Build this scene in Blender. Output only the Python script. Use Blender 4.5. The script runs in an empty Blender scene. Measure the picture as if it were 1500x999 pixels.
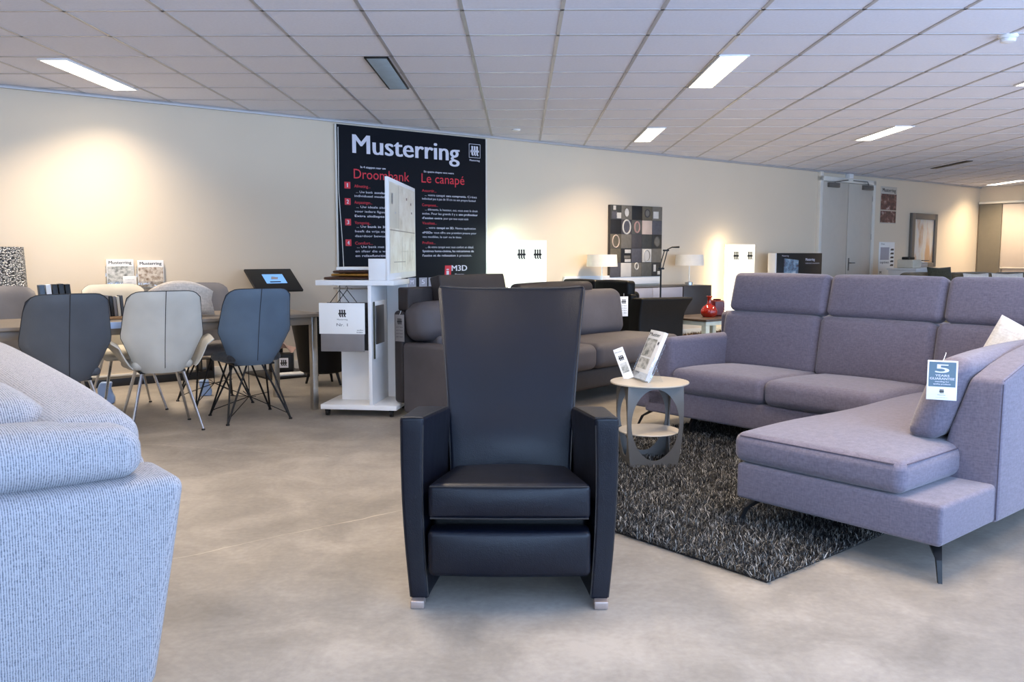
import bpy, math, random
from mathutils import Vector, Matrix
random.seed(7)
scn = bpy.context.scene
COL = scn.collection
R = math.radians
HC = 2.68                    # ceiling height
CAMH = 1.22

# ------------------------------------------------------------------ materials
def lin(c):
    return tuple(((x / 255) / 12.92 if x / 255 <= .04045 else ((x / 255 + .055) / 1.055) ** 2.4) for x in c) + (1,)

def new_mat(name):
    m = bpy.data.materials.new(name); m.use_nodes = True
    nt = m.node_tree; nt.nodes.clear()
    out = nt.nodes.new('ShaderNodeOutputMaterial'); b = nt.nodes.new('ShaderNodeBsdfPrincipled')
    nt.links.new(b.outputs[0], out.inputs[0])
    return m, nt, b

def N(nt, typ, **kw):
    n = nt.nodes.new(typ)
    for k, v in kw.items():
        if k in n.inputs: n.inputs[k].default_value = v
        else: setattr(n, k, v)
    return n

def coords(nt, scale=(1, 1, 1)):
    tc = nt.nodes.new('ShaderNodeTexCoord'); mp = nt.nodes.new('ShaderNodeMapping')
    mp.inputs['Scale'].default_value = scale
    nt.links.new(tc.outputs['Object'], mp.inputs['Vector'])
    return mp.outputs['Vector']

def ramp(nt, fac, stops):
    r = nt.nodes.new('ShaderNodeValToRGB'); e = r.color_ramp.elements
    while len(e) < len(stops): e.new(.5)
    for el, (p, c) in zip(e, stops): el.position = p; el.color = c
    nt.links.new(fac, r.inputs['Fac']); return r.outputs['Color']

def bump(nt, b, h, strength, dist):
    n = nt.nodes.new('ShaderNodeBump'); n.inputs['Strength'].default_value = strength; n.inputs['Distance'].default_value = dist
    nt.links.new(h, n.inputs['Height']); nt.links.new(n.outputs[0], b.inputs['Normal'])

def plain(name, rgb, rough=.5, metal=0., var=.06, nscale=8, bmp=0., bscale=60, spec=.5, emit=0., coat=0.):
    m, nt, b = new_mat(name); c = lin(rgb)
    v = coords(nt)
    nz = N(nt, 'ShaderNodeTexNoise', Scale=nscale, Detail=4.); nt.links.new(v, nz.inputs['Vector'])
    lo = tuple(x * (1 - var) for x in c[:3]) + (1,); hi = tuple(min(1, x * (1 + var)) for x in c[:3]) + (1,)
    cc = ramp(nt, nz.outputs['Fac'], [(.3, lo), (.7, hi)])
    nt.links.new(cc, b.inputs['Base Color'])
    b.inputs['Roughness'].default_value = rough; b.inputs['Metallic'].default_value = metal
    b.inputs['Specular IOR Level'].default_value = spec
    if coat: b.inputs['Coat Weight'].default_value = coat
    if emit:
        nt.links.new(cc, b.inputs['Emission Color']); b.inputs['Emission Strength'].default_value = emit
    if bmp:
        n2 = N(nt, 'ShaderNodeTexNoise', Scale=bscale, Detail=3.); nt.links.new(v, n2.inputs['Vector'])
        bump(nt, b, n2.outputs['Fac'], bmp, .004)
    return m

def leather(name, rgb, rough=.36, spec=.5):
    m, nt, b = new_mat(name); c = lin(rgb); v = coords(nt)
    big = N(nt, 'ShaderNodeTexNoise', Scale=3., Detail=3.); nt.links.new(v, big.inputs['Vector'])
    nt.links.new(ramp(nt, big.outputs['Fac'], [(.3, tuple(x * .85 for x in c[:3]) + (1,)), (.7, tuple(x * 1.15 for x in c[:3]) + (1,))]), b.inputs['Base Color'])
    vo = N(nt, 'ShaderNodeTexVoronoi', Scale=260.); nt.links.new(v, vo.inputs['Vector'])
    wr = N(nt, 'ShaderNodeTexNoise', Scale=9., Detail=5.); nt.links.new(v, wr.inputs['Vector'])
    mx = N(nt, 'ShaderNodeMath', operation='MULTIPLY_ADD'); mx.inputs[1].default_value = .12
    nt.links.new(vo.outputs['Distance'], mx.inputs[0]); nt.links.new(wr.outputs['Fac'], mx.inputs[2])
    bump(nt, b, mx.outputs[0], .25, .01)
    b.inputs['Roughness'].default_value = rough; b.inputs['Specular IOR Level'].default_value = spec
    return m

def fabric(name, dark, light, sx=90., sy=90., sz=40., contrast=(.35, .65), bs=.35, cross=True):
    """woven cloth: slub threads running two ways"""
    m, nt, b = new_mat(name)
    v1 = coords(nt, (sx, sx, sz)); v2 = coords(nt, (sz * .6, sz * .6, sx * 1.1))
    a = N(nt, 'ShaderNodeTexNoise', Scale=1., Detail=2.); nt.links.new(v1, a.inputs['Vector'])
    c = N(nt, 'ShaderNodeTexNoise', Scale=1., Detail=2.); nt.links.new(v2, c.inputs['Vector'])
    mx = N(nt, 'ShaderNodeMath', operation='ADD'); nt.links.new(a.outputs['Fac'], mx.inputs[0]); nt.links.new(c.outputs['Fac'], mx.inputs[1])
    hf = N(nt, 'ShaderNodeMath', operation='MULTIPLY'); hf.inputs[1].default_value = .5; nt.links.new(mx.outputs[0], hf.inputs[0])
    nt.links.new(ramp(nt, hf.outputs[0], [(contrast[0], lin(dark)), (contrast[1], lin(light))]), b.inputs['Base Color'])
    bump(nt, b, hf.outputs[0], bs, .006)
    b.inputs['Roughness'].default_value = .9; b.inputs['Specular IOR Level'].default_value = .25
    b.inputs['Sheen Weight'].default_value = .25; b.inputs['Sheen Roughness'].default_value = .5
    return m

def ribbed(name, dark, light, pitch=.0075):
    """coarse ribbed upholstery: vertical cords crossed by slubs"""
    m, nt, b = new_mat(name)
    v = coords(nt)
    w1 = N(nt, 'ShaderNodeTexWave', Scale=.314 / pitch, Distortion=1.2, Detail=1.); w1.bands_direction = 'X'
    w1.inputs['Detail Scale'].default_value = 2.; nt.links.new(v, w1.inputs['Vector'])
    w2 = N(nt, 'ShaderNodeTexWave', Scale=.314 / (pitch * 1.1), Distortion=1.2, Detail=1.); w2.bands_direction = 'Y'; nt.links.new(v, w2.inputs['Vector'])
    nz = N(nt, 'ShaderNodeTexNoise', Scale=1., Detail=2.); nt.links.new(coords(nt, (120, 120, 260)), nz.inputs['Vector'])
    # cords use x on faces along x, y on faces along y
    geo = nt.nodes.new('ShaderNodeTexCoord'); sep = nt.nodes.new('ShaderNodeSeparateXYZ')
    nt.links.new(geo.outputs['Normal'], sep.inputs[0])
    ab = N(nt, 'ShaderNodeMath', operation='ABSOLUTE'); nt.links.new(sep.outputs['X'], ab.inputs[0])
    mixw = nt.nodes.new('ShaderNodeMix'); mixw.data_type = 'FLOAT'
    nt.links.new(ab.outputs[0], mixw.inputs['Factor']); nt.links.new(w1.outputs['Fac'], mixw.inputs['A']); nt.links.new(w2.outputs['Fac'], mixw.inputs['B'])
    ml = N(nt, 'ShaderNodeMath', operation='MULTIPLY_ADD'); ml.inputs[1].default_value = .46
    nt.links.new(mixw.outputs['Result'], ml.inputs[0])
    m2 = N(nt, 'ShaderNodeMath', operation='MULTIPLY'); m2.inputs[1].default_value = .8; nt.links.new(nz.outputs['Fac'], m2.inputs[0])
    nt.links.new(m2.outputs[0], ml.inputs[2])
    nt.links.new(ramp(nt, ml.outputs[0], [(.28, lin(dark)), (.70, lin(light))]), b.inputs['Base Color'])
    bump(nt, b, ml.outputs[0], .5, .006)
    b.inputs['Roughness'].default_value = .92; b.inputs['Specular IOR Level'].default_value = .2
    b.inputs['Sheen Weight'].default_value = .2
    return m

def emitter(name, rgb, s):
    m = bpy.data.materials.new(name); m.use_nodes = True; nt = m.node_tree; nt.nodes.clear()
    out = nt.nodes.new('ShaderNodeOutputMaterial'); e = nt.nodes.new('ShaderNodeEmission')
    e.inputs[0].default_value = lin(rgb); e.inputs[1].default_value = s
    nt.links.new(e.outputs[0], out.inputs[0]); return m

def clear_glass(name, tint=(1, 1, 1, 1), gloss=.08):
    m = bpy.data.materials.new(name); m.use_nodes = True; nt = m.node_tree; nt.nodes.clear()
    out = nt.nodes.new('ShaderNodeOutputMaterial'); t = nt.nodes.new('ShaderNodeBsdfTransparent'); g = nt.nodes.new('ShaderNodeBsdfGlossy')
    t.inputs[0].default_value = tint; g.inputs['Roughness'].default_value = .03
    mx = nt.nodes.new('ShaderNodeMixShader'); mx.inputs[0].default_value = gloss
    nt.links.new(t.outputs[0], mx.inputs[1]); nt.links.new(g.outputs[0], mx.inputs[2]); nt.links.new(mx.outputs[0], out.inputs[0])
    return m

def blade_mat(name, stops, rough=.6):
    m, nt, b = new_mat(name); g = nt.nodes.new('ShaderNodeNewGeometry')
    nt.links.new(ramp(nt, g.outputs['Random Per Island'], stops), b.inputs['Base Color'])
    b.inputs['Roughness'].default_value = rough; b.inputs['Specular IOR Level'].default_value = .3
    return m

def photo_print(name, stops, scale=(9, 9, 14), seed=0.):
    """a printed picture: soft blocks of tone"""
    m, nt, b = new_mat(name); v = coords(nt, scale)
    n1 = N(nt, 'ShaderNodeTexNoise', Scale=1.2, Detail=6., Roughness=.65); n1.noise_dimensions = '4D'; n1.inputs['W'].default_value = seed
    nt.links.new(v, n1.inputs['Vector'])
    br = N(nt, 'ShaderNodeTexVoronoi', Scale=1.1); br.distance = 'CHEBYCHEV'; nt.links.new(v, br.inputs['Vector'])
    mx = N(nt, 'ShaderNodeMath', operation='MULTIPLY_ADD'); mx.inputs[1].default_value = .35
    nt.links.new(br.outputs['Distance'], mx.inputs[0]); nt.links.new(n1.outputs['Fac'], mx.inputs[2])
    nt.links.new(ramp(nt, mx.outputs[0], stops), b.inputs['Base Color'])
    b.inputs['Roughness'].default_value = .4
    return m

def floor_mat():
    m, nt, b = new_mat('polished_concrete'); v = coords(nt)
    n1 = N(nt, 'ShaderNodeTexNoise', Scale=.55, Detail=7., Roughness=.6); nt.links.new(v, n1.inputs['Vector'])
    n2 = N(nt, 'ShaderNodeTexNoise', Scale=3.2, Detail=8., Roughness=.68, Distortion=.6); nt.links.new(v, n2.inputs['Vector'])
    n3 = N(nt, 'ShaderNodeTexNoise', Scale=40., Detail=4.); nt.links.new(v, n3.inputs['Vector'])
    a = N(nt, 'ShaderNodeMath', operation='MULTIPLY_ADD'); a.inputs[1].default_value = .55
    nt.links.new(n1.outputs['Fac'], a.inputs[0])
    a2 = N(nt, 'ShaderNodeMath', operation='MULTIPLY_ADD'); a2.inputs[1].default_value = .38; nt.links.new(n2.outputs['Fac'], a2.inputs[0])
    a3 = N(nt, 'ShaderNodeMath', operation='MULTIPLY'); a3.inputs[1].default_value = .12; nt.links.new(n3.outputs['Fac'], a3.inputs[0])
    nt.links.new(a3.outputs[0], a2.inputs[2]); nt.links.new(a2.outputs[0], a.inputs[2])
    base = ramp(nt, a.outputs[0], [(.38, lin((118, 112, 104))), (.5, lin((143, 136, 127))), (.62, lin((168, 160, 150)))])
    # pale wandering cracks and scuffs
    def crack(p, q, wob, wid, nscale):
        d = Vector((q[0] - p[0], q[1] - p[1])).normalized(); nr = (-d.y, d.x, 0)
        dt = N(nt, 'ShaderNodeVectorMath', operation='DOT_PRODUCT'); dt.inputs[1].default_value = nr; nt.links.new(v, dt.inputs[0])
        nz = N(nt, 'ShaderNodeTexNoise', Scale=nscale, Detail=5.); nt.links.new(v, nz.inputs['Vector'])
        w = N(nt, 'ShaderNodeMath', operation='MULTIPLY_ADD'); w.inputs[1].default_value = wob; nt.links.new(nz.outputs['Fac'], w.inputs[0]); nt.links.new(dt.outputs['Value'], w.inputs[2])
        s = N(nt, 'ShaderNodeMath', operation='SUBTRACT'); s.inputs[1].default_value = p[0] * nr[0] + p[1] * nr[1] + wob * .5; nt.links.new(w.outputs[0], s.inputs[0])
        ab = N(nt, 'ShaderNodeMath', operation='ABSOLUTE'); nt.links.new(s.outputs[0], ab.inputs[0])
        lt = N(nt, 'ShaderNodeMapRange'); lt.inputs['From Min'].default_value = wid; lt.inputs['From Max'].default_value = 0.
        nt.links.new(ab.outputs[0], lt.inputs['Value'])
        gate = N(nt, 'ShaderNodeTexNoise', Scale=2.1, Detail=2.); nt.links.new(v, gate.inputs['Vector'])
        gr = N(nt, 'ShaderNodeMapRange'); gr.inputs['From Min'].default_value = .42; gr.inputs['From Max'].default_value = .6; nt.links.new(gate.outputs['Fac'], gr.inputs['Value'])
        mu = N(nt, 'ShaderNodeMath', operation='MULTIPLY'); nt.links.new(lt.outputs[0], mu.inputs[0]); nt.links.new(gr.outputs[0], mu.inputs[1])
        return mu.outputs[0]
    fac = None
    for args in (((-1.43, 3.35), (-.565, 4.06), .05, .005, 5.), ((-.9, 5.1), (-.3, 4.95), .2, .005, 4.)):
        c = crack(*args)
        if fac is None: fac = c
        else:
            ad = N(nt, 'ShaderNodeMath', operation='MAXIMUM'); nt.links.new(fac, ad.inputs[0]); nt.links.new(c, ad.inputs[1]); fac = ad.outputs[0]
    # pale scuffs and trowel flecks
    for vv, lo_, hi_, wgt in ((coords(nt, (7, 16, 1)), .66, .80, .55), (coords(nt, (22, 9, 1)), .68, .82, .45)):
        fl = N(nt, 'ShaderNodeTexNoise', Scale=1., Detail=9., Roughness=.72, Distortion=.8); nt.links.new(vv, fl.inputs['Vector'])
        mr = N(nt, 'ShaderNodeMapRange'); mr.inputs['From Min'].default_value = lo_; mr.inputs['From Max'].default_value = hi_; mr.inputs['To Max'].default_value = wgt
        nt.links.new(fl.outputs['Fac'], mr.inputs['Value'])
        ad = N(nt, 'ShaderNodeMath', operation='MAXIMUM'); nt.links.new(fac, ad.inputs[0]); nt.links.new(mr.outputs[0], ad.inputs[1]); fac = ad.outputs[0]
    sc = N(nt, 'ShaderNodeMath', operation='MULTIPLY'); sc.inputs[1].default_value = .6; nt.links.new(fac, sc.inputs[0])
    mix = nt.nodes.new('ShaderNodeMix'); mix.data_type = 'RGBA'
    nt.links.new(sc.outputs[0], mix.inputs['Factor']); nt.links.new(base, mix.inputs['A']); mix.inputs['B'].default_value = lin((225, 212, 190))
    nt.links.new(mix.outputs['Result'], b.inputs['Base Color'])
    rr = N(nt, 'ShaderNodeMapRange'); rr.inputs['To Min'].default_value = .38; rr.inputs['To Max'].default_value = .6
    nt.links.new(n2.outputs['Fac'], rr.inputs['Value']); nt.links.new(rr.outputs[0], b.inputs['Roughness'])
    bump(nt, b, a.outputs[0], .12, .01)
    return m

MAT = {}
def mk():
    M_ = MAT
    M_['floor'] = floor_mat()
    M_['wall'] = plain('painted_wall', (223, 208, 186), .75, var=.012, nscale=1.2, bmp=.08, bscale=90)
    M_['tile'] = plain('mineral_ceiling_tile', (228, 229, 240), .9, var=.03, nscale=50, bmp=.25, bscale=180)
    M_['tbar'] = plain('grid_bar_paint', (184, 182, 184), .42, metal=.25, var=.03)
    M_['door'] = plain('door_paint', (198, 190, 178), .5, var=.02)
    M_['frame'] = plain('pale_trim', (225, 221, 212), .5, var=.02)
    M_['black'] = plain('black_plastic', (18, 18, 20), .4, var=.1)
    M_['blackmetal'] = plain('black_metal', (20, 20, 22), .45, metal=.3, var=.1)
    M_['steel'] = plain('brushed_steel', (190, 188, 184), .28, metal=1., var=.08, nscale=30)
    M_['chrome'] = plain('chrome', (215, 215, 215), .16, metal=1., var=.03)
    M_['white'] = plain('white_laminate', (236, 236, 236), .4, var=.015)
    M_['paper'] = plain('paper', (240, 240, 238), .6, var=.01)
    M_['leather'] = leather('black_leather', (8, 12, 24), .40, .34)
    M_['leather_far'] = leather('soft_black_leather', (9, 9, 10), .45, .22)
    M_['brown'] = leather('dark_brown_leather', (84, 80, 83), .6, .3)
    M_['browntop'] = leather('dark_brown_leather_deep', (50, 44, 43), .5, .3)
    M_['piping'] = plain('leather_piping', (40, 38, 38), .4, var=.1)
    M_['lav'] = fabric('lavender_grey_weave', (95, 90, 103), (119, 113, 127), 150., 150., 60., (.3, .7), .2)
    M_['seam'] = plain('seam_thread', (78, 72, 86), .8)  # dark thread colour for the thin sofa seams
    M_['rib'] = ribbed('pale_ribbed_weave', (92, 94, 104), (168, 167, 172), .0058)
    M_['cardblue'] = plain('card_slate', (88, 112, 128), .5)
    M_['ink'] = plain('printing_ink', (28, 28, 32), .5)
    M_['red'] = plain('printed_red', (214, 32, 52), .5, var=.02)
    M_['poster'] = plain('poster_navy_black', (12, 16, 26), .65, var=.05, spec=.2)
    M_['lilac'] = plain('printed_white', (222, 222, 235), .5, var=.01)
    M_['tabletop'] = plain('taupe_ceramic_top', (128, 116, 103), .4, var=.08, nscale=5)
    M_['sidetop'] = plain('warm_grey_lacquer', (196, 184, 166), .4, var=.03)
    M_['sideleg'] = plain('grey_lacquered_metal', (106, 103, 99), .4, metal=.25, var=.04)
    M_['shell_dark'] = leather('slate_leatherette', (80, 84, 90), .5, .4)
    M_['shell_light'] = leather('pale_grey_leatherette', (190, 187, 178), .5, .4)
    M_['shell_blue'] = leather('blue_grey_leatherette', (88, 104, 120), .5, .4)
    M_['shell_grey'] = leather('mid_grey_leatherette', (128, 124, 124), .5, .4)
    M_['shell_cream'] = leather('cream_leatherette', (214, 206, 188), .5, .4)
    M_['seat_black'] = fabric('charcoal_felt', (36, 36, 38), (56, 56, 58))
    M_['beige'] = fabric('beige_linen', (200, 189, 176), (226, 215, 202))
    M_['whitelinen'] = fabric('off_white_linen', (206, 201, 194), (232, 228, 222))
    M_['green'] = fabric('dark_olive_velvet', (44, 46, 36), (66, 66, 52))
    M_['khaki'] = fabric('khaki_weave', (92, 84, 66), (122, 112, 90))
    M_['shade'] = plain('lamp_shade_cloth', (232, 228, 220), .8)
    M_['acryl'] = clear_glass('clear_acrylic', (.96, .98, 1, 1), .12)
    M_['pane'] = clear_glass('window_glass', (.97, .99, 1, 1), .06)
    M_['redglass'] = plain('red_glass', (150, 30, 16), .12, var=.1, coat=.6)
    M_['darkred'] = plain('dark_red_ceramic', (84, 8, 10), .35, coat=.1)
    M_['graypaint'] = plain('anthracite_lacquer', (52, 50, 52), .35, var=.04)
    M_['greyfront'] = plain('pale_grey_front', (160, 160, 172), .3, var=.03)
    M_['tint'] = plain('pale_green_lacquer', (196, 204, 192), .35)
    M_['darktop'] = plain('dark_wood_top', (72, 58, 48), .3, var=.2)
    M_['copper'] = plain('warm_aluminium_foot', (176, 160, 152), .35, metal=.6)
    M_['wood'] = plain('light_oak', (178, 140, 100), .5, var=.2)
    M_['screenlit'] = emitter('lit_screen', (120, 170, 235), 1.1)
    M_['diff'] = emitter('light_diffuser', (255, 246, 226), 6.)
    M_['lightbox'] = emitter('lightbox_cool', (244, 255, 244), 1.25)
    M_['lightboxw'] = emitter('lightbox_warm', (255, 247, 226), 1.25)
    M_['tubec'] = emitter('tube_cool', (226, 255, 236), 26.)
    M_['tubew'] = emitter('tube_warm', (255, 226, 170), 30.)
    M_['louvre'] = plain('louvre_blade', (176, 198, 214), .35, metal=.2)
    M_['curtain_grey'] = plain('grey_panel_cloth', (120, 114, 102), .8, var=.04)
    M_['curtain_white'] = plain('sheer_panel_cloth', (206, 194, 184), .8, var=.02)
    M_['gold'] = leather('tan_hide', (150, 104, 36), .5)
    M_['hide'] = leather('chestnut_hide', (70, 42, 26), .5)
    M_['blueplastic'] = plain('pale_blue_plastic', (160, 186, 228), .4)
    M_['pink'] = plain('pale_pink_paper', (196, 164, 152), .7)
    M_['sketch'] = photo_print('sketch_print', [(.3, lin((150, 138, 120))), (.42, lin((196, 186, 166))), (.55, lin((216, 206, 188))), (.8, lin((232, 226, 212)))], (5, 5, 7), 1.)
    M_['grayphoto'] = photo_print('room_photo_print', [(.3, lin((60, 62, 58))), (.5, lin((130, 132, 124))), (.68, lin((200, 198, 190))), (.9, lin((230, 228, 222)))], (22, 22, 30), 2.)
    M_['warmphoto'] = photo_print('warm_room_print', [(.3, lin((58, 46, 40))), (.5, lin((156, 132, 108))), (.7, lin((214, 200, 182))), (.9, lin((236, 228, 214)))], (26, 26, 30), 5.)
    M_['redphoto'] = photo_print('dark_red_print', [(.38, lin((30, 22, 26))), (.55, lin((70, 40, 42))), (.72, lin((112, 70, 68))), (.88, lin((190, 178, 176)))], (9, 9, 11), 8.)
    M_['cityphoto'] = photo_print('dusk_city_print', [(.35, lin((24, 18, 24))), (.5, lin((70, 50, 60))), (.7, lin((120, 150, 175))), (.9, lin((210, 214, 220)))], (7, 7, 9), 11.)
    M_['abstract'] = photo_print('pale_abstract_print', [(.3, lin((206, 170, 84))), (.45, lin((226, 210, 180))), (.6, lin((222, 218, 212))), (.75, lin((206, 168, 128)))], (4, 4, 1.2), 3.)
    M_['weave'] = None
mk()

def hammered():
    m, nt, b = new_mat('woven_silver'); v = coords(nt, (1, 1, 1))
    w1 = N(nt, 'ShaderNodeTexVoronoi', Scale=1.); nt.links.new(coords(nt, (58, 58, 96)), w1.inputs['Vector'])
    nt.links.new(ramp(nt, w1.outputs['Distance'], [(.1, lin((225, 227, 230))), (.4, lin((150, 154, 158))), (.8, lin((70, 73, 76)))]), b.inputs['Base Color'])
    bump(nt, b, w1.outputs['Distance'], .9, .02)
    b.inputs['Metallic'].default_value = .6; b.inputs['Roughness'].default_value = .35
    return m
MAT['weave'] = hammered()

# ------------------------------------------------------------------ mesh building
def axis_pts(h, r, m, n):
    """sample positions on one axis of a rounded box of half size h"""
    r = min(r, h * .98)
    if r <= 0: a = [-h, h]
    else:
        arc = [h - r + r * math.tan(R(45) * k / m) for k in range(1, m + 1)]
        mid = [-(h - r) + 2 * (h - r) * k / n for k in range(n + 1)]
        a = [-x for x in reversed(arc)] + mid + arc
    return a

class MB:
    def __init__(s): s.v = []; s.f = []; s.mi = []
    def add(s, vs, fs, mat=0):
        o = len(s.v); s.v += [tuple(p) for p in vs]
        for f in fs: s.f.append([i + o for i in f]); s.mi.append(mat)
        return s
    def box(s, lo, hi, r=.004, m=1, n=1, puff=(0, 0, 0), fn=None, mat=0, rot=None, piv=None):
        c = [(a + b) / 2 for a, b in zip(lo, hi)]; h = [abs(b - a) / 2 for a, b in zip(lo, hi)]
        r = min([r] + [x * .95 for x in h]); nn = n if isinstance(n, (tuple, list)) else (n, n, n)
        ax = [axis_pts(h[i], r, m, nn[i]) for i in range(3)]; L = [len(a) for a in ax]
        idx = {}; vs = []
        def vid(i, j, k):
            key = (i, j, k)
            if key not in idx:
                p = Vector((ax[0][i], ax[1][j], ax[2][k]))
                q = Vector([max(-(h[t] - r), min(h[t] - r, p[t])) for t in range(3)])
                d = p - q
                if d.length > 1e-9 and r > 0: p = q + d.normalized() * r
                if any(puff):
                    e = [max(0, 1 - (p[t] / h[t]) ** 2) if h[t] else 0 for t in range(3)]
                    p = Vector((p.x + puff[0] * e[1] * e[2] * p.x / h[0], p.y + puff[1] * e[0] * e[2] * p.y / h[1], p.z + puff[2] * e[0] * e[1] * p.z / h[2]))
                idx[key] = len(vs); vs.append(p)
            return idx[key]
        fs = []
        X, Y, Z = L
        for i in range(X - 1):
            for j in range(Y - 1):
                fs.append((vid(i, j, 0), vid(i, j + 1, 0), vid(i + 1, j + 1, 0), vid(i + 1, j, 0)))
                fs.append((vid(i, j, Z - 1), vid(i + 1, j, Z - 1), vid(i + 1, j + 1, Z - 1), vid(i, j + 1, Z - 1)))
        for i in range(X - 1):
            for k in range(Z - 1):
                fs.append((vid(i, 0, k), vid(i + 1, 0, k), vid(i + 1, 0, k + 1), vid(i, 0, k + 1)))
                fs.append((vid(i, Y - 1, k), vid(i, Y - 1, k + 1), vid(i + 1, Y - 1, k + 1), vid(i + 1, Y - 1, k)))
        for j in range(Y - 1):
            for k in range(Z - 1):
                fs.append((vid(0, j, k), vid(0, j, k + 1), vid(0, j + 1, k + 1), vid(0, j + 1, k)))
                fs.append((vid(X - 1, j, k), vid(X - 1, j + 1, k), vid(X - 1, j + 1, k + 1), vid(X - 1, j, k + 1)))
        c = Vector(c)
        if rot is not None:
            pv = Vector(piv) if piv is not None else c
            vs = [rot @ (p + c - pv) + pv for p in vs]
        else: vs = [p + c for p in vs]
        if fn: vs = [Vector(fn(p.x, p.y, p.z)) for p in vs]
        return s.add(vs, fs, mat)
    def tube(s, pts, r, seg=8, mat=0, closed=False, cap=True):
        pts = [Vector(p) for p in pts]; n = len(pts); rs = r if isinstance(r, (list, tuple)) else [r] * n
        rings = []; prev = None
        for i, p in enumerate(pts):
            a = pts[i - 1] if (i or closed) else p; b = pts[(i + 1) % n] if (i < n - 1 or closed) else p
            t = (b - a).normalized()
            if prev is None: nn = t.orthogonal().normalized()
            else:
                nn = prev - t * prev.dot(t)
                nn = nn.normalized() if nn.length > 1e-6 else t.orthogonal().normalized()
            prev = nn; bb = t.cross(nn)
            rings.append([p + (nn * math.cos(2 * math.pi * k / seg) + bb * math.sin(2 * math.pi * k / seg)) * rs[i] for k in range(seg)])
        vs = [q for g in rings for q in g]; fs = []
        for i in range(n - 1 + (1 if closed else 0)):
            for k in range(seg):
                a = i * seg; b = ((i + 1) % n) * seg
                fs.append((a + k, a + (k + 1) % seg, b + (k + 1) % seg, b + k))
        if cap and not closed:
            fs.append(list(range(seg))[::-1]); fs.append([(n - 1) * seg + k for k in range(seg)])
        return s.add(vs, fs, mat)
    def lathe(s, prof, c=(0, 0, 0), seg=32, mat=0, fn=None):
        vs = []; fs = []; n = len(prof)
        for r, z in prof:
            for k in range(seg):
                a = 2 * math.pi * k / seg; vs.append(Vector((c[0] + r * math.cos(a), c[1] + r * math.sin(a), c[2] + z)))
        for i in range(n - 1):
            for k in range(seg):
                fs.append((i * seg + k, i * seg + (k + 1) % seg, (i + 1) * seg + (k + 1) % seg, (i + 1) * seg + k))
        if prof[0][0] > 1e-5: fs.append(list(range(seg))[::-1])
        if prof[-1][0] > 1e-5: fs.append([(n - 1) * seg + k for k in range(seg)])
        if fn: vs = [Vector(fn(p.x, p.y, p.z)) for p in vs]
        return s.add(vs, fs, mat)
    def prism(s, poly, y0, y1, axes='xz', mat=0):
        n = len(poly)
        def mkp(a, b, y): return {'xz': (a, y, b), 'xy': (a, b, y), 'yz': (y, a, b)}[axes]
        vs = [mkp(a, b, y0) for a, b in poly] + [mkp(a, b, y1) for a, b in poly]
        fs = [list(range(n)), list(range(2 * n - 1, n - 1, -1))] + [(i, n + i, n + (i + 1) % n, (i + 1) % n) for i in range(n)]
        return s.add(vs, fs, mat)
    def quad(s, a, b, c, d, mat=0): return s.add([a, b, c, d], [(0, 1, 2, 3)], mat)
    def shell(s, f, nu, nv, th, mat=0):
        """a padded sheet: f(u,v)->point, u,v in 0..1, thickness th towards the normal"""
        P = [[Vector(f(i / nu, j / nv)) for j in range(nv + 1)] for i in range(nu + 1)]
        def nrm(i, j):
            a = P[min(i + 1, nu)][j] - P[max(i - 1, 0)][j]; b = P[i][min(j + 1, nv)] - P[i][max(j - 1, 0)]
            c = a.cross(b); return c.normalized() if c.length > 1e-9 else Vector((0, 0, 1))
        vs = []
        for i in range(nu + 1):
            for j in range(nv + 1):
                e = min(1, min(i, nu - i) / 2 + .25, min(j, nv - j) / 2 + .25)
                n = nrm(i, j); vs.append(P[i][j] + n * th * .5 * e); 
        for i in range(nu + 1):
            for j in range(nv + 1):
                e = min(1, min(i, nu - i) / 2 + .25, min(j, nv - j) / 2 + .25)
                n = nrm(i, j); vs.append(P[i][j] - n * th * .5 * e)
        w = nv + 1; o = (nu + 1) * w; fs = []
        for i in range(nu):
            for j in range(nv):
                a = i * w + j; fs.append((a, a + w, a + w + 1, a + 1)); fs.append((o + a, o + a + 1, o + a + w + 1, o + a + w))
        for i in range(nu):
            a = i * w; fs.append((a, o + a, o + a + w, a + w)); a = i * w + nv; fs.append((a, a + w, o + a + w, o + a))
        for j in range(nv):
            a = j; fs.append((a, a + 1, o + a + 1, o + a)); a = nu * w + j; fs.append((a, o + a, o + a + 1, a + 1))
        return s.add(vs, fs, mat)
    def build(s, name, mats, parent=None, angle=38, smooth=True):
        me = bpy.data.meshes.new(name); me.from_pydata(s.v, [], s.f)
        if not isinstance(mats, (list, tuple)): mats = [mats]
        for m in mats: me.materials.append(MAT[m] if isinstance(m, str) else m)
        me.polygons.foreach_set('material_index', s.mi)
        if smooth:
            me.polygons.foreach_set('use_smooth', [True] * len(s.f)); me.set_sharp_from_angle(angle=R(angle))
        me.update()
        o = bpy.data.objects.new(name, me); COL.objects.link(o)
        if parent: o.parent = parent
        return o

def tag(o, label, cat, group=None):
    o['label'] = label; o['category'] = cat
    if group: o['group'] = group
    return o
def thing(name, label, cat, loc=(0, 0, 0), rz=0., group=None):
    o = bpy.data.objects.new(name, None); COL.objects.link(o); o.empty_display_size = .1
    o.location = loc; o.rotation_euler = (0, 0, rz); return tag(o, label, cat, group)
def at(o, loc, rz=0.): o.location = loc; o.rotation_euler = (0, 0, rz); return o
def struct(o): o['kind'] = 'structure'; return o

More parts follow.
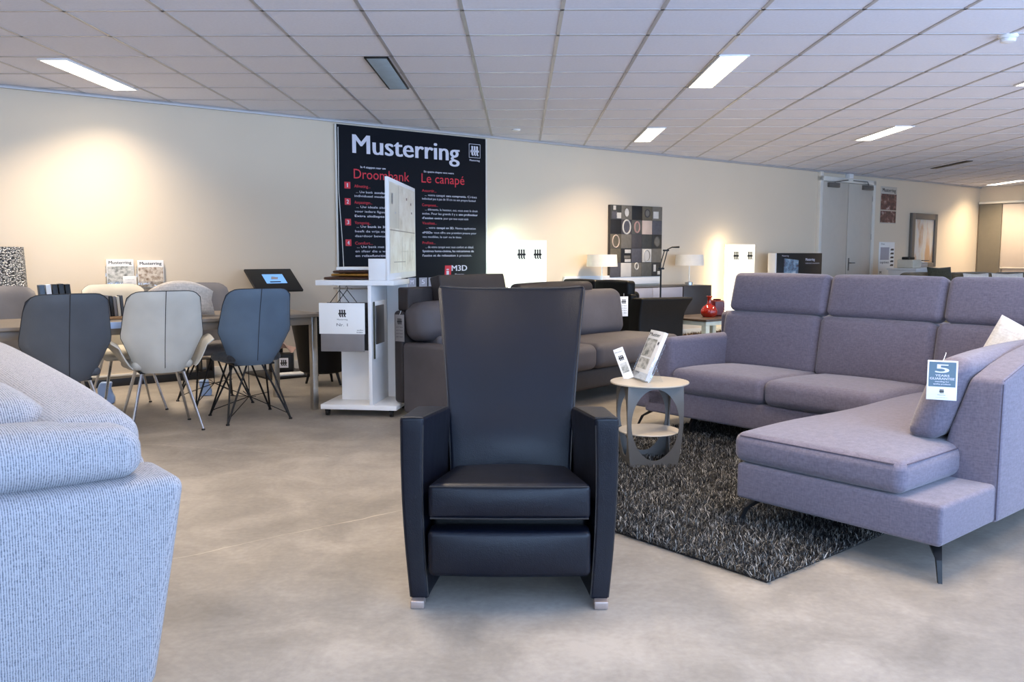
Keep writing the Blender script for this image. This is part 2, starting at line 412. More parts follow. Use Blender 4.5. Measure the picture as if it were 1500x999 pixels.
_tc = {}
def text_geo(body, bold):
    key = (body, bold)
    if key in _tc: return _tc[key]
    cu = bpy.data.curves.new('lettering', 'FONT'); cu.body = body; cu.size = 1.; cu.resolution_u = 3
    o = bpy.data.objects.new('lettering', cu); COL.objects.link(o)
    bpy.context.view_layer.update()
    dg = bpy.context.evaluated_depsgraph_get(); me = o.evaluated_get(dg).to_mesh()
    vs = [tuple(v.co) for v in me.vertices]; fs = [list(p.vertices) for p in me.polygons]
    o.evaluated_get(dg).to_mesh_clear(); bpy.data.objects.remove(o); bpy.data.curves.remove(cu)
    _tc[key] = (vs, fs); return vs, fs
def text(mb, body, x, z, cap, w=None, y=-.001, mat=0, bold=False, fn=None):
    """lettering facing -y; cap = capital height in metres, w = total width"""
    vs, fs = text_geo(body, bold)
    if not vs: return
    x0 = min(v[0] for v in vs); x1 = max(v[0] for v in vs); sz = cap / .72
    sx = (w / (x1 - x0)) if w else sz
    pts = [(x + (v[0] - x0) * sx, y, z + v[1] * sz) for v in vs]
    if fn: pts = [fn(*p) for p in pts]
    mb.add(pts, fs, mat)
    if bold:
        for q in (-1, 1):
            e = [(x + q * cap * .035 + (v[0] - x0) * sx, y - q * .0001, z + v[1] * sz) for v in vs]
            mb.add([fn(*p) for p in e] if fn else e, fs, mat)
def logo(mb, cx, cz, h, y=-.001, mat=0, fn=None):
    """three strokes joined by a bar, feet curling to the side"""
    u = h / 6
    def rc(x0, z0, x1, z1):
        q = [(cx + x0 * u, y, cz + z0 * u), (cx + x1 * u, y, cz + z0 * u), (cx + x1 * u, y, cz + z1 * u), (cx + x0 * u, y, cz + z1 * u)]
        if fn: q = [fn(*p) for p in q]
        mb.add(q, [(0, 1, 2, 3)], mat)
    for k in (-1, 0, 1):
        x = k * 1.9
        rc(x - .62, -2.4, x + .62, 3); rc(x - .1, -3, x + 1.0, -2.2); rc(x - .75, 2.2, x - .5, 2.9)
    rc(-3.3, -.75, 3.3, .45); rc(-3.3, -1.1, -2.9, .3)

# wall frame: s along the wall, d out from the wall into the room
U = Vector((.7809, .6247, 0)); NV = Vector((.6247, -.7809, 0)); WP = Vector((0, 11.2, 0)); WROT = math.atan2(.6247, .7809)
def wp(s, d, z=0.): return WP + U * s + NV * d + Vector((0, 0, z))
S0, S1, D1 = -9.5, 12.83, 10.7

# ------------------------------------------------------------------ the room
def room():
    b = MB(); a = [wp(S0, 0), wp(S0, D1), wp(S1, D1), wp(S1, 0)]
    b.add([p + Vector((0, 0, -.1)) for p in a] + a, [(0, 1, 2, 3)[::-1], (4, 5, 6, 7), (0, 1, 5, 4), (1, 2, 6, 5), (2, 3, 7, 6), (3, 0, 4, 7)])
    struct(b.build('floor', 'floor', smooth=False))
    b = MB(); up = Vector((0, 0, HC))
    b.add([p + up for p in a] + [p + up + Vector((0, 0, .1)) for p in a], [(0, 1, 2, 3), (7, 6, 5, 4), (0, 4, 5, 1), (1, 5, 6, 2), (2, 6, 7, 3), (3, 7, 4, 0)])
    struct(b.build('ceiling', 'tile', smooth=False))
    # suspended grid bars, clipped to the room
    def clip(p, d):
        t0, t1 = -60, 60
        for nrm, lo, hi in ((U, S0, S1), (NV, 0, D1)):
            q = (p - WP).dot(nrm); k = d.dot(nrm)
            if abs(k) < 1e-9: continue
            ta, tb = (lo - q) / k, (hi - q) / k
            if ta > tb: ta, tb = tb, ta
            t0, t1 = max(t0, ta), min(t1, tb)
        return (p + d * t0, p + d * t1) if t1 > t0 + .05 else None
    g = MB()
    def bar(p, q):
        d = (q - p).normalized(); w = Vector((-d.y, d.x, 0)) * .012
        z0, z1 = Vector((0, 0, HC - .004)), Vector((0, 0, HC + .002))
        vs = [p - w + z0, p + w + z0, q + w + z0, q - w + z0, p - w + z1, p + w + z1, q + w + z1, q - w + z1]
        g.add(vs, [(3, 2, 1, 0), (4, 5, 6, 7), (0, 1, 5, 4), (1, 2, 6, 5), (2, 3, 7, 6), (3, 0, 4, 7)])
    for k in range(-40, 60):
        r = clip(Vector((.25 + .6 * k, 0, 0)), Vector((0, 1, 0)))
        if r: bar(*r)
        r = clip(Vector((0, 5.363 + .6 * k, 0)), Vector((1, 0, 0)))
        if r: bar(*r)
    struct(g.build('trim_1', 'tbar', smooth=False))
    L = S1 - S0
    def wall(name, s0, s1, d0, d1, z0=0., z1=HC, mat='wall'):
        b = MB().box((s0, -d1, z0), (s1, -d0, z1), r=0); o = b.build(name, mat, smooth=False)
        return struct(at(o, WP, WROT))
    wall('wall_back', S0, S1, -.12, 0)
    wall('wall_right', S1, S1 + .12, -.12, D1)
    wall('wall_left', S0 - .12, S0, -.12, D1)
    # glazed shop front behind the camera: sill, header, posts, panes
    wall('wall_front', S0, S1, D1, D1 + .12, 0, .12)
    wall('wall_front_header', S0, S1, D1, D1 + .12, 2.52, HC).name = 'trim_2'
    n = 9; w = L / n
    for k in range(n + 1):
        x = S0 + w * k; wall('trim_%d' % (3 + k), max(S0, x - .05), min(S1, x + .05), D1, D1 + .12, .12, 2.52, 'frame')
    for k in range(n):
        x0, x1 = S0 + w * k + .05, S0 + w * (k + 1) - .05
        b = MB().box((x0, -D1 - .07, .12), (x1, -D1 - .05, 2.52), r=0); o = b.build('window_%d' % (k + 1), 'pane', smooth=False)
        struct(at(o, WP, WROT))
    # skirting
    b = MB().box((S0, -.018, 0), (6.5, 0, .09), r=.004); struct(at(b.build('baseboard_back', 'frame'), WP, WROT))
    b = MB().box((8.4, -.018, 0), (S1, 0, .09), r=.004); struct(at(b.build('baseboard_back_far', 'frame'), WP, WROT)).name = 'trim_20'
    b = MB().box((S0, -.03, HC - .03), (S1, 0, HC), r=.004); struct(at(b.build('trim_21', 'tbar'), WP, WROT))
    # double door with closers
    for i, (a0, a1) in enumerate(((6.72, 7.535), (7.555, 8.36))):
        d = struct(at(MB().box((a0, -.045, .01), (a1, .0, 2.50), r=.004).build('door_%d' % (i + 1), 'door'), WP, WROT))
        c = MB(); mx = a0 + .3 if i == 0 else a1 - .22
        c.box((mx - .16, -.10, 2.40), (mx + .16, -.045, 2.48), r=.008)
        e = 7.5 if i == 0 else 7.66
        c.tube([(mx, -.09, 2.49), ((mx + e) / 2, -.2, 2.53), (e, -.06, 2.55)], .009, 6)
        c.build('door_closer', 'sideleg', d)
        for hz in (.3, 1.5, 2.2):
            hx = a0 if i == 0 else a1
            MB().box((hx - .012, -.055, hz), (hx + .012, -.045, hz + .1), r=.003).build('hinge', 'steel', d)
        if i == 1:
            h = MB(); h.box((a0 + .05, -.052, .93), (a0 + .09, -.045, 1.16), r=.004); h.tube([(a0 + .07, -.05, 1.07), (a0 + .07, -.1, 1.07), (a0 + .19, -.1, 1.07)], .01, 8)
            h.build('door_handle', 'sideleg', d)
    f = MB(); f.box((6.63, -.06, 0), (6.715, 0, 2.66), r=.004); f.box((8.365, -.06, 0), (8.45, 0, 2.58), r=.004); f.box((6.63, -.06, 2.505), (8.45, 0, 2.585), r=.004)
    struct(at(f.build('trim_22', 'frame'), WP, WROT))
    f = MB(); f.box((7.49, -.09, 2.585), (7.62, -.0, 2.665), r=.006); tag(at(f.build('door_sensor', 'white'), WP, WROT), 'small white box on the wall above the grey double door', 'sensor')
room()

def facade_lights():
    """daylight through the shop front panes"""
    n = 9; w = (S1 - S0) / n
    for k in range(n):
        st = (1.35, 1.3, 1.2, 1.1, 1., .8, .42, .2, .15)[k]
        l = bpy.data.lights.new('daylight', 'AREA'); l.shape = 'RECTANGLE'; l.size = w - .2; l.size_y = 2.3
        l.energy = DAY * st; l.color = (.42, .63, 1.)
        o = bpy.data.objects.new('daylight', l); COL.objects.link(o)
        o.location = wp(S0 + w * (k + .5), D1 - .03, 1.33)
        o.rotation_euler = (-NV + Vector((0, 0, .75))).to_track_quat('-Z', 'Z').to_euler()
DAY = 98.
facade_lights()

# ------------------------------------------------------------------ ceiling fittings
LAMP_E = 34.
def ceiling_lamp(x, y0, label, y1=None, e=1., col=(1., .77, .50)):
    y1 = y1 or y0 + 1.2
    t = thing('ceiling_light', label, 'ceiling light', (x, y0, HC), 0, 'slim strip lights in the ceiling grid')
    f = MB(); W = .1; L = y1 - y0
    f.box((-W - .012, 0, -.014), (-W, L, 0), r=.002); f.box((W, 0, -.014), (W + .012, L, 0), r=.002)
    f.box((-W - .012, -.012, -.014), (W + .012, 0, 0), r=.002); f.box((-W - .012, L, -.014), (W + .012, L + .012, 0), r=.002)
    f.build('frame', 'white', t)
    d = MB().box((-W, 0, -.010), (W, L, -.006), r=0).build('diffuser', 'diff', t)
    l = bpy.data.lights.new('strip_lamp', 'AREA'); l.shape = 'RECTANGLE'; l.size = .19; l.size_y = L - .02; l.energy = LAMP_E * e; l.color = col; l.spread = R(128)
    o = bpy.data.objects.new('strip_lamp', l); COL.objects.link(o); o.location = (x, (y0 + y1) / 2, HC - .016)
for x, y0, lab, e in ((-3.5, 6.63, 'glowing strip light on the ceiling nearest the plain wall above the dining table', 1.),
                      (1.57, 6.56, 'largest glowing strip light, on the ceiling above the black armchair and corner sofa', 1.),
                      (1.57, 10.2, 'short looking strip light on the ceiling above the square picture collage', 1.3),
                      (4.37, 10.1, 'slanting strip light on the ceiling in front of the grey double door', 1.3),
                      (4.37, 6.5, 'strip light at the picture edge below the round smoke detector', 1.),
                      (9.85, 17.3, 'distant strip light on the ceiling above the hanging panel curtains', 1.15)):
    ceiling_lamp(x, y0, lab, e=e, col=(1., .83, .64) if x < 0 else (1., .77, .50))
for x, y0 in ((-3.5, 3.), (1.57, 2.9), (4.37, 2.9), (-.9, 3.0), (7.4, 10.1), (-6.4, 3.0), (-3.5, -.6), (7.4, 6.5)):  # unseen fittings carrying on the grid; a far-right one is added for warm light
    ceiling_lamp(x, y0, 'unseen strip light in the ceiling grid outside the picture', e=.9, col=(1., .83, .64) if x < 0 else (1., .77, .50))

def vent(x0, x1, y0, y1, n, label, slot=False):
    t = thing('air_vent', label, 'vent', (x0, y0, HC), 0)
    W, L = x1 - x0, y1 - y0
    f = MB()
    for a, b in (((0, 0), (.014, L)), ((W - .014, 0), (W, L)), ((0, 0), (W, .014)), ((0, L - .014), (W, L))):
        f.box((a[0], a[1], -.012), (b[0], b[1], 0), r=.002)
    f.build('frame', 'blackmetal', t)
    MB().box((.012, .012, -.004), (W - .012, L - .012, -.002), r=0).build('backing', 'black', t)
    s = MB()
    for k in range(n):
        y = .02 + (L - .04) * (k + .5) / n
        s.box((.014, y - .013, -.011), (W - .014, y + .013, -.007), r=.001, rot=Matrix.Rotation(R(-14), 3, 'X'))
    s.build('louvre', 'blackmetal' if slot else 'louvre', t)
vent(-1.16, -.98, 6.59, 7.81, 30, 'blue-grey slatted air vent in the ceiling above the dark poster')
vent(6.96, 7.06, 13.8, 15.0, 24, 'thin dark slot vent in the ceiling before the double door', True)
t = thing('smoke_detector', 'round white smoke detector on the ceiling near the corner', 'smoke detector', (3.26, 6.0, HC))
MB().lathe([(.062, 0), (.062, -.012), (.055, -.02)], seg=28).build('base', 'white', t)
MB().lathe([(.045, -.02), (.05, -.028), (.046, -.045), (.02, -.052), (.0001, -.052)], seg=28).build('sensor_cap', 'white', t)
t = thing('ceiling_sensor', 'tiny white disc on the ceiling to the side of the dark poster', 'sensor', (-.05, 10.35, HC))
MB().lathe([(.05, 0), (.05, -.012), (.03, -.022), (.0001, -.022)], seg=20).build('cap', 'white', t)

# ------------------------------------------------------------------ black recliner armchair
def recliner():
    t = thing('recliner_armchair', 'high-backed black leather armchair standing alone on the bare concrete', 'armchair', (-.037, 2.90, 0))
    ZT = .672
    def ow(z): q = z / ZT; return .345 + .028 * q + .012 * math.sin(math.pi * min(1, max(0, q)))
    def th(z): return .066 + .018 * z / ZT
    for s in (-1, 1):
        def fn(x, y, z, s=s):
            # x in 0..1 across the arm
            top = 1 - (.062 * min(1, max(0, y / .45)) + .62 * max(0, y - .45)) * (z / ZT)
            zz = z * top
            front = .02 * (1 - z / ZT) + .012 * math.sin(math.pi * min(1, max(0, z / ZT)))
            xx = ow(z) - (th(z) + .05 * min(1, max(0, (y - .03) / .42))) * (.5 - x / .08)
            return (s * xx, y + front * max(0, 1 - y / .3), zz)
        b = MB().box((-.04, 0, .022), (.04, .76, ZT), r=.014, m=3, n=(3, 10, 14), puff=(.0, .0, .0), fn=fn)
        a = b.build('armrest', 'leather', t)
        # piped front edges
        p = MB()
        for xx in (-.036, .036):
            p.tube([fn(xx, .006, z) for z in [.03 + (ZT - .06) * k / 14 for k in range(15)]], .0032, 6)
        p.tube([fn(-.036, .004, ZT - .004), fn(0, .002, ZT - .002), fn(.036, .004, ZT - .004)], .0032, 6)
        p.tube([fn(-.034 , y, ZT - .003) for y in (.01, .2, .4, .7)], .0032, 6)
        p.build('piping', 'piping', a)
        for y in (.0, .66):
            MB().box((s * .318 - .024, y - .012, 0), (s * .318 + .024, y + .05, .028), r=.004, m=2).build('foot', 'copper', t)
    # seat
    def seatfn(x, y, z): return (x * (1 - .20 * min(1, max(0, y / .45))), y, z - .11 * y)
    b = MB().box((-.281, -.002, .312), (.281, .56, .440), r=.022, m=3, n=(10, 8, 3), puff=(0, .014, .016), fn=seatfn)
    sc = b.build('seat_cushion', 'leather', t)
    p = MB(); p.tube([(x, -.004 - .010 * (1 - (x / .281) ** 2), .432 + .002 * (1 - (x / .281) ** 2)) for x in [-.272 + .544 * k / 12 for k in range(13)]], .003, 6)
    p.tube([(x, -.002 - .008 * (1 - (x / .281) ** 2), .320) for x in [-.272 + .544 * k / 12 for k in range(13)]], .003, 6); p.build('piping', 'piping', sc)
    def footfn(x, y, z): return (x, y + .04 * (.27 - z) * 0, z - .006 * math.cos(x / .28 * 1.5) * (z < .15))
    b = MB().box((-.281, -.004, .112), (.281, .09, .274), r=.02, m=3, n=(8, 3, 5), puff=(0, .012, 0), fn=footfn)
    b.build('footrest', 'leather', t)
    MB().box((-.275, .10, .13), (.275, .72, .33), r=.02, m=2).build('frame', 'leather_far', t)
    MB().box((-.262, .56, .33), (.262, .72, .54), r=.02, m=2).build('rear_panel', 'leather_far', t)
    # back: narrow at the seat, wide at the head, reclined
    def hw(z):
        q = min(1, max(0, (z - .36) / .72)); return .240 + .012 * q + .062 * q ** 1.6
    def yf(z):
        q = (z - .36) / .72; return .44 + .16 * q + .20 * q * q
    def backfn(x, y, z):
        k = x / .3; q = min(1, max(0, (z - .36) / .72))
        xx = k * hw(z); yy = yf(z) + y - .035 * q * k ** 4 - .02 * math.exp(-((z - .5) / .1) ** 2) * (1 - k * k)
        zz = z + (.012 * k ** 4 - .006) * max(0, (q - .8) / .2) - .02 * y * q
        return (xx, yy, zz)
    b = MB().box((-.3, 0, .33), (.3, .13, 1.085), r=.022, m=3, n=(12, 3, 26), fn=backfn)
    bk = b.build('backrest', 'leather', t)
    p = MB()
    for s in (-1, 1):
        p.tube([backfn(s * .294, .006, z) for z in [.36 + .71 * k / 24 for k in range(25)]], .0036, 6)
    p.tube([backfn(x, .008, 1.081) for x in [-.29 + .58 * k / 16 for k in range(17)]], .0036, 6)
    p.build('piping', 'piping', bk)
recliner()

# ------------------------------------------------------------------ lavender grey corner sofa
SROT = math.atan2(.649, .761)
def corner_sofa():
    K = (1.557, 3.136, 0)
    t = thing('corner_sofa', 'lavender-grey fabric corner sofa with chaise and raised headrests', 'sofa', K, SROT)
    MB().box((0, 0, .135), (2.33, .905, .294), r=.018, m=2, n=(6, 4, 2)).build('chaise_base', 'lav', t)
    MB().box((1.33, .906, .135), (2.33, 2.62, .30), r=.018, m=2, n=(4, 6, 2)).build('seat_base', 'lav', t)
    def chz(x, y, z): return (x, y, z + (.012 * math.sin(x * 5) * .5 if z > .4 else 0))
    c = MB().box((-.004, .147, .298), (1.95, .928, .430), r=.045, m=4, n=(14, 10, 3), puff=(.006, .004, .03), fn=chz).build('chaise_cushion', 'lav', t)
    s = MB(); s.tube([(.004, y, .418) for y in (.19, .5, .89)], .0025, 6); s.tube([(x, .153, .418) for x in (.04, .3, .6)], .0025, 6)
    s.build('seam', 'seam', c)
    def wav(x, y, z): return (x, y, z - .03 * max(0, (x - 1.5)) )
    for y0, y1 in ((.934, 1.655), (1.662, 2.375)):
        MB().box((1.30, y0, .302), (1.99, y1, .462), r=.05, m=4, n=(8, 8, 3), puff=(.012, .002, .022), fn=wav).build('seat_cushion', 'lav', t)
    tilt = Matrix.Rotation(R(10), 3, 'Y'); tilt2 = Matrix.Rotation(R(15), 3, 'Y')
    for k, (y0, y1) in enumerate(((1.70, 2.455), (.945, 1.695), (.19, .94))):
        bk = MB().box((1.92, y0, .42), (2.13, y1, .825), r=.05, m=4, n=(4, 8, 6), puff=(.03, .004, .008), rot=tilt, piv=(1.95, 0, .44))
        bk.build('backrest', 'lav', t)
        off = -.035
        hd = MB().box((1.985, y0 + off + .01, .822), (2.105, y1 + off - .0, 1.098), r=.04, m=4, n=(3, 8, 5), puff=(.02, .004, .006), rot=tilt2, piv=(2.02, 0, .82))
        hd.build('headrest', 'lav', t)
    MB().box((2.16, -.012, .135), (2.34, 2.62, .80), r=.04, m=3, n=(2, 6, 4)).build('back_panel', 'lav', t)
    # low rounded arm at the far end
    def lfn(x, y, z):
        k = min(1, max(0, (y - 2.38) / .38)); dz = .30 * k ** 2.2 * max(0, (z - .3) / .37)
        fx = 1.33 + (x - 1.33)
        return (fx - .05 * max(0, (1.6 - x) / .27) * max(0, (z - .3) / .37) * 0, y, z - dz)
    MB().box((1.33, 2.385, .15), (2.3, 2.775, .668), r=.05, m=4, n=(6, 10, 8), fn=lfn).build('armrest', 'lav', t)
    # sloped outer arm beside the chaise
    def rise(x): return .155 * (1 - math.exp(-max(0, x - .47) * 2.2))
    def afn(x, y, z):
        k = (y + .012) / .222
        if z > .293:
            q = min(1.05, max(0, (z - .293) / .426)); inner = .222 + (.0 if q < .36 else -.095 * (q - .36) / .64)
        else: inner = .222; q = 0
        return (x, -.012 + k * inner, z + rise(x) * max(0, (z - .45) / .27))
    a = MB().box((.478, -.012, .135), (2.33, .21, .716), r=.02, m=3, n=(12, 4, 8), fn=afn).build('armrest', 'lav', t)
    s = MB(); s.tube([afn(.482, -.006, z) for z in (.15, .3, .5, .7)], .0022, 6); s.tube([afn(x, -.004, .711) for x in (.49, .7, .9, 1.2, 1.6)], .0022, 6)
    s.build('seam', 'seam', a)
    def cfn(x, y, z):
        q = (z - .43) / .39
        return (x + .04 * max(0, q) * math.exp(-(x - .4) * 5), y - .125 * max(0, q) , z + .03 * (1 - math.exp(-max(0, x - .42) * 2.5)))
    MB().box((.42, .218, .436), (1.44, .372, .79), r=.062, m=5, n=(12, 3, 6), puff=(.02, .02, .01), fn=cfn).build('side_cushion', 'lav', t)
    # slanted blade legs
    def leg(top, foot):
        l = MB(); tx, ty = top; fx, fy = foot
        d = Vector((fx - tx, fy - ty, 0)); n = Vector((-d.y, d.x, 0)).normalized()
        m1 = Vector((tx, ty, .133)).lerp(Vector((fx, fy, .075)), .45)
        pts = [(Vector((tx, ty, .134)), .045, .008), (Vector((tx, ty, .118)) + d * .25, .036, .008), (Vector((tx, ty, .08)) + d * .72, .018, .012), (Vector((fx, fy, .0)), .013, .010)]
        vs = []; dn = d.normalized()
        for p, w, h in pts:
            for sa, sb in ((-1, -1), (1, -1), (1, 1), (-1, 1)): vs.append(p + n * w * .55 * sa + dn * (w * .5 if p.z > .1 else w * .6) * sb)
        fs = [(3, 2, 1, 0)]
        for i in range(3):
            for k in range(4): fs.append((i * 4 + k, i * 4 + (k + 1) % 4, i * 4 + 4 + (k + 1) % 4, i * 4 + 4 + k))
        fs.append((12, 13, 14, 15)); l.add(vs, fs); l.build('leg', 'blackmetal', t, angle=30)
    leg((.10, .07), (.012, -.0)); leg((.12, .83), (.03, .905)); leg((1.42, 2.24), (1.37, 2.26)); leg((1.46, 2.62), (1.38, 2.73)); leg((2.2, 2.5), (2.28, 2.6)); leg((2.2, .1), (2.28, .02))
    return t
corner_sofa()
sl = lambda x, y, z=0: Vector((1.557, 3.136, 0)) + Vector((.761, .649, 0)) * x + Vector((-.649, .761, 0)) * y + Vector((0, 0, z))

def guarantee_card():
    # hangs flat against the end of the side cushion
    p = sl(.385, .19, .627); o = thing('guarantee_card', 'white and slate card with a large 5 hanging on the sofa side cushion', 'card', p, SROT - R(90) + R(0))
    o.rotation_euler = (R(-3), 0, SROT - R(90) + R(26))
    W, H = .112, .162
    MB().box((-W / 2, 0, 0), (W / 2, .003, H), r=.0005).build('card', 'paper', o)
    f = MB(); f.quad((-W / 2 + .006, -.0006, .054), (W / 2 - .006, -.0006, .054), (W / 2 - .006, -.0006, H - .006), (-W / 2 + .006, -.0006, H - .006))
    f.build('printed_panel', 'cardblue', o, smooth=False)
    l = MB()
    text(l, '5', -.026, .112, .036, .05, -.0012, 0, True); text(l, 'YEARS', -.026, .096, .009, .052, -.0012, 0, True); text(l, 'GUARANTEE', -.045, .083, .0095, .09, -.0012, 0, True)
    text(l, 'standing for', -.026, .073, .0055, .052, -.0012, 0, True); text(l, 'quality products', -.032, .063, .0055, .064, -.0012, 0, True)
    logo(l, 0, .036, .016, -.0012, 1); text(l, 'Musterring', -.014, .019, .004, .028, -.0012, 1); text(l, 'www.musterring.com', -.022, .009, .0022, .044, -.0012, 1)
    l.build('lettering', ['lilac', 'ink'], o, smooth=False)
    MB().tube([(-.0, .001, H - .004), (.01, .02, H + .025), (.012, .05, H + .03)], .0012, 5).build('string', 'paper', o)
guarantee_card()

def pillow(name, label, mat, loc, rot, w=.46, h=.46, th=.15, sag=0.):
    n = 16; vs = []; fs = []
    for side in (1, -1):
        for i in range(n + 1):
            for j in range(n + 1):
                u, v = 2 * i / n - 1, 2 * j / n - 1
                e = max(0, (1 - u * u) * (1 - v * v)) ** .42
                sx = 1 - .07 * (1 - abs(v)) * abs(u) ** 3; sy = 1 - .07 * (1 - abs(u)) * abs(v) ** 3
                vs.append((u * w / 2 * sx, side * th / 2 * e * (1 + .06 * math.sin(3 * u + 2 * v)), (v * h / 2 * sy + h / 2) * (1 - sag * u * u * (.5 + .5 * v))))
    W = n + 1
    for s in range(2):
        o = s * W * W
        for i in range(n):
            for j in range(n):
                a = o + i * W + j; q = (a, a + W, a + W + 1, a + 1); fs.append(q[::-1] if s == 0 else q)
    b = MB().add(vs, fs)
    o = b.build(name, mat); o.location = loc; o.rotation_euler = rot
    return tag(o, label, 'pillow')
pillow('scatter_pillow', 'off-white scatter pillow leaning on the corner sofa behind its side cushion', 'whitelinen', sl(1.66, .475, .478), (R(-20), R(24), SROT - R(90) + R(4)), .38, .40, .13)

# ------------------------------------------------------------------ shaggy rug
def rug(name, label, loc, rz, LX, LY, nb, mat_blade, back, h=.035, w=.0035):
    t = thing(name, label, 'rug', loc, rz)
    MB().box((.012, .012, 0), (LX - .012, LY - .012, .010), r=.003).build('backing', back, t)
    rnd = random.Random(3); vs = []; fs = []
    for _ in range(nb):
        x, y = rnd.random() * LX, rnd.random() * LY
        a = rnd.random() * 6.283; cl = math.sin(x * 21 + math.sin(y * 17) * 2) * math.sin(y * 23 + math.sin(x * 13) * 2)
        le = h * (.6 + .6 * rnd.random() + .15 * cl); ln = .25 + .9 * rnd.random()
        da = a + cl * .8; dx, dy = math.cos(da) * le * ln, math.sin(da) * le * ln
        px, py = -math.sin(a) * w / 2, math.cos(a) * w / 2; hh = le * (1.05 - .45 * ln)
        o = len(vs)
        vs += [(x - px, y - py, .009), (x + px, y + py, .009), (x + dx * .45 + px, y + dy * .45 + py, .009 + hh * .7), (x + dx * .45 - px, y + dy * .45 - py, .009 + hh * .7), (x + dx, y + dy, .009 + hh)]
        fs += [(o, o + 1, o + 2, o + 3), (o + 3, o + 2, o + 4)]
    p = MB().add(vs, fs).build('pile', mat_blade, t, smooth=False); p['kind'] = 'stuff'
dk = blade_mat('charcoal_pile', [(0, lin((14, 14, 15))), (.48, lin((36, 36, 37))), (.70, lin((80, 79, 77))), (.88, lin((138, 135, 130))), (1, lin((190, 186, 178)))])
rug('shag_rug', 'charcoal and silver shag rug under the grey side table and corner sofa', (.92, 3.12, 0), SROT, 2.45, 2.1, 105000, dk, 'black', .035, .0029)
bk = blade_mat('brown_pile', [(0, lin((40, 26, 18))), (.6, lin((92, 66, 48))), (1, lin((168, 140, 112)))])
rug('hearth_rug', 'brown shaggy rug on the floor behind the low table with red vases', wp(2.5, .95), WROT, 1.3, .6, 5000, bk, 'darktop', .09, .008)

# ------------------------------------------------------------------ oval-cutout side table
def side_table():
    t = thing('side_table', 'round grey metal side table with large oval cutouts, on the shag rug', 'side table', (.748, 4.97, .012))
    HT = .478; seg = 48
    MB().lathe([(.0001, HT - .006), (.224, HT - .006), (.226, HT - .003), (.226, HT), (.224, HT + .003), (.0001, HT + .003)], seg=seg).build('tabletop', 'sidetop', t)
    MB().lathe([(.0001, .19), (.176, .19), (.178, .193), (.176, .197), (.0001, .197)], seg=seg).build('shelf', 'sidetop', t)
    # four bent sheet panels, each with an oval window, barrel shaped
    def rad(z):
        q = z / HT; return .222 + .010 * math.sin(math.pi * q) - .030 * (1 - q) ** 2
    for k in range(4):
        a0 = R(-130 + 90 * k); a1 = a0 + R(90); b = MB()
        def pt(u, z, off):
            r = rad(z)
            p0 = Vector((r * math.cos(a0), r * math.sin(a0), 0)); p1 = Vector((r * math.cos(a1), r * math.sin(a1), 0))
            p = p0.lerp(p1, u); nrm = Vector((math.cos((a0 + a1) / 2), math.sin((a0 + a1) / 2), 0))
            return p + nrm * off + Vector((0, 0, z))
        n = 48; inner = []; outer = []
        for i in range(n):
            a = 2 * math.pi * i / n; cu, cz = math.cos(a), math.sin(a)
            inner.append((.5 + .43 * cu, .25 + .206 * cz))
            m = max(abs(cu), abs(cz)); outer.append((.5 + .5 * cu / m, HT / 2 - .003 + (HT / 2 - .003) * cz / m))
        vs = []
        for off in (.0, -.006):
            for lst in (outer, inner):
                for u, z in lst: vs.append(pt(u, max(0, z), off))
        fs = []
        for i in range(n):
            j = (i + 1) % n
            fs.append((i, j, n + j, n + i)); fs.append((2 * n + i, 3 * n + i, 3 * n + j, 2 * n + j))
            fs.append((n + i, n + j, 3 * n + j, 3 * n + i)); fs.append((j, i, 2 * n + i, 2 * n + j))
        b.add(vs, fs); b.build('leg_panel', 'sideleg', t, angle=30)
side_table()
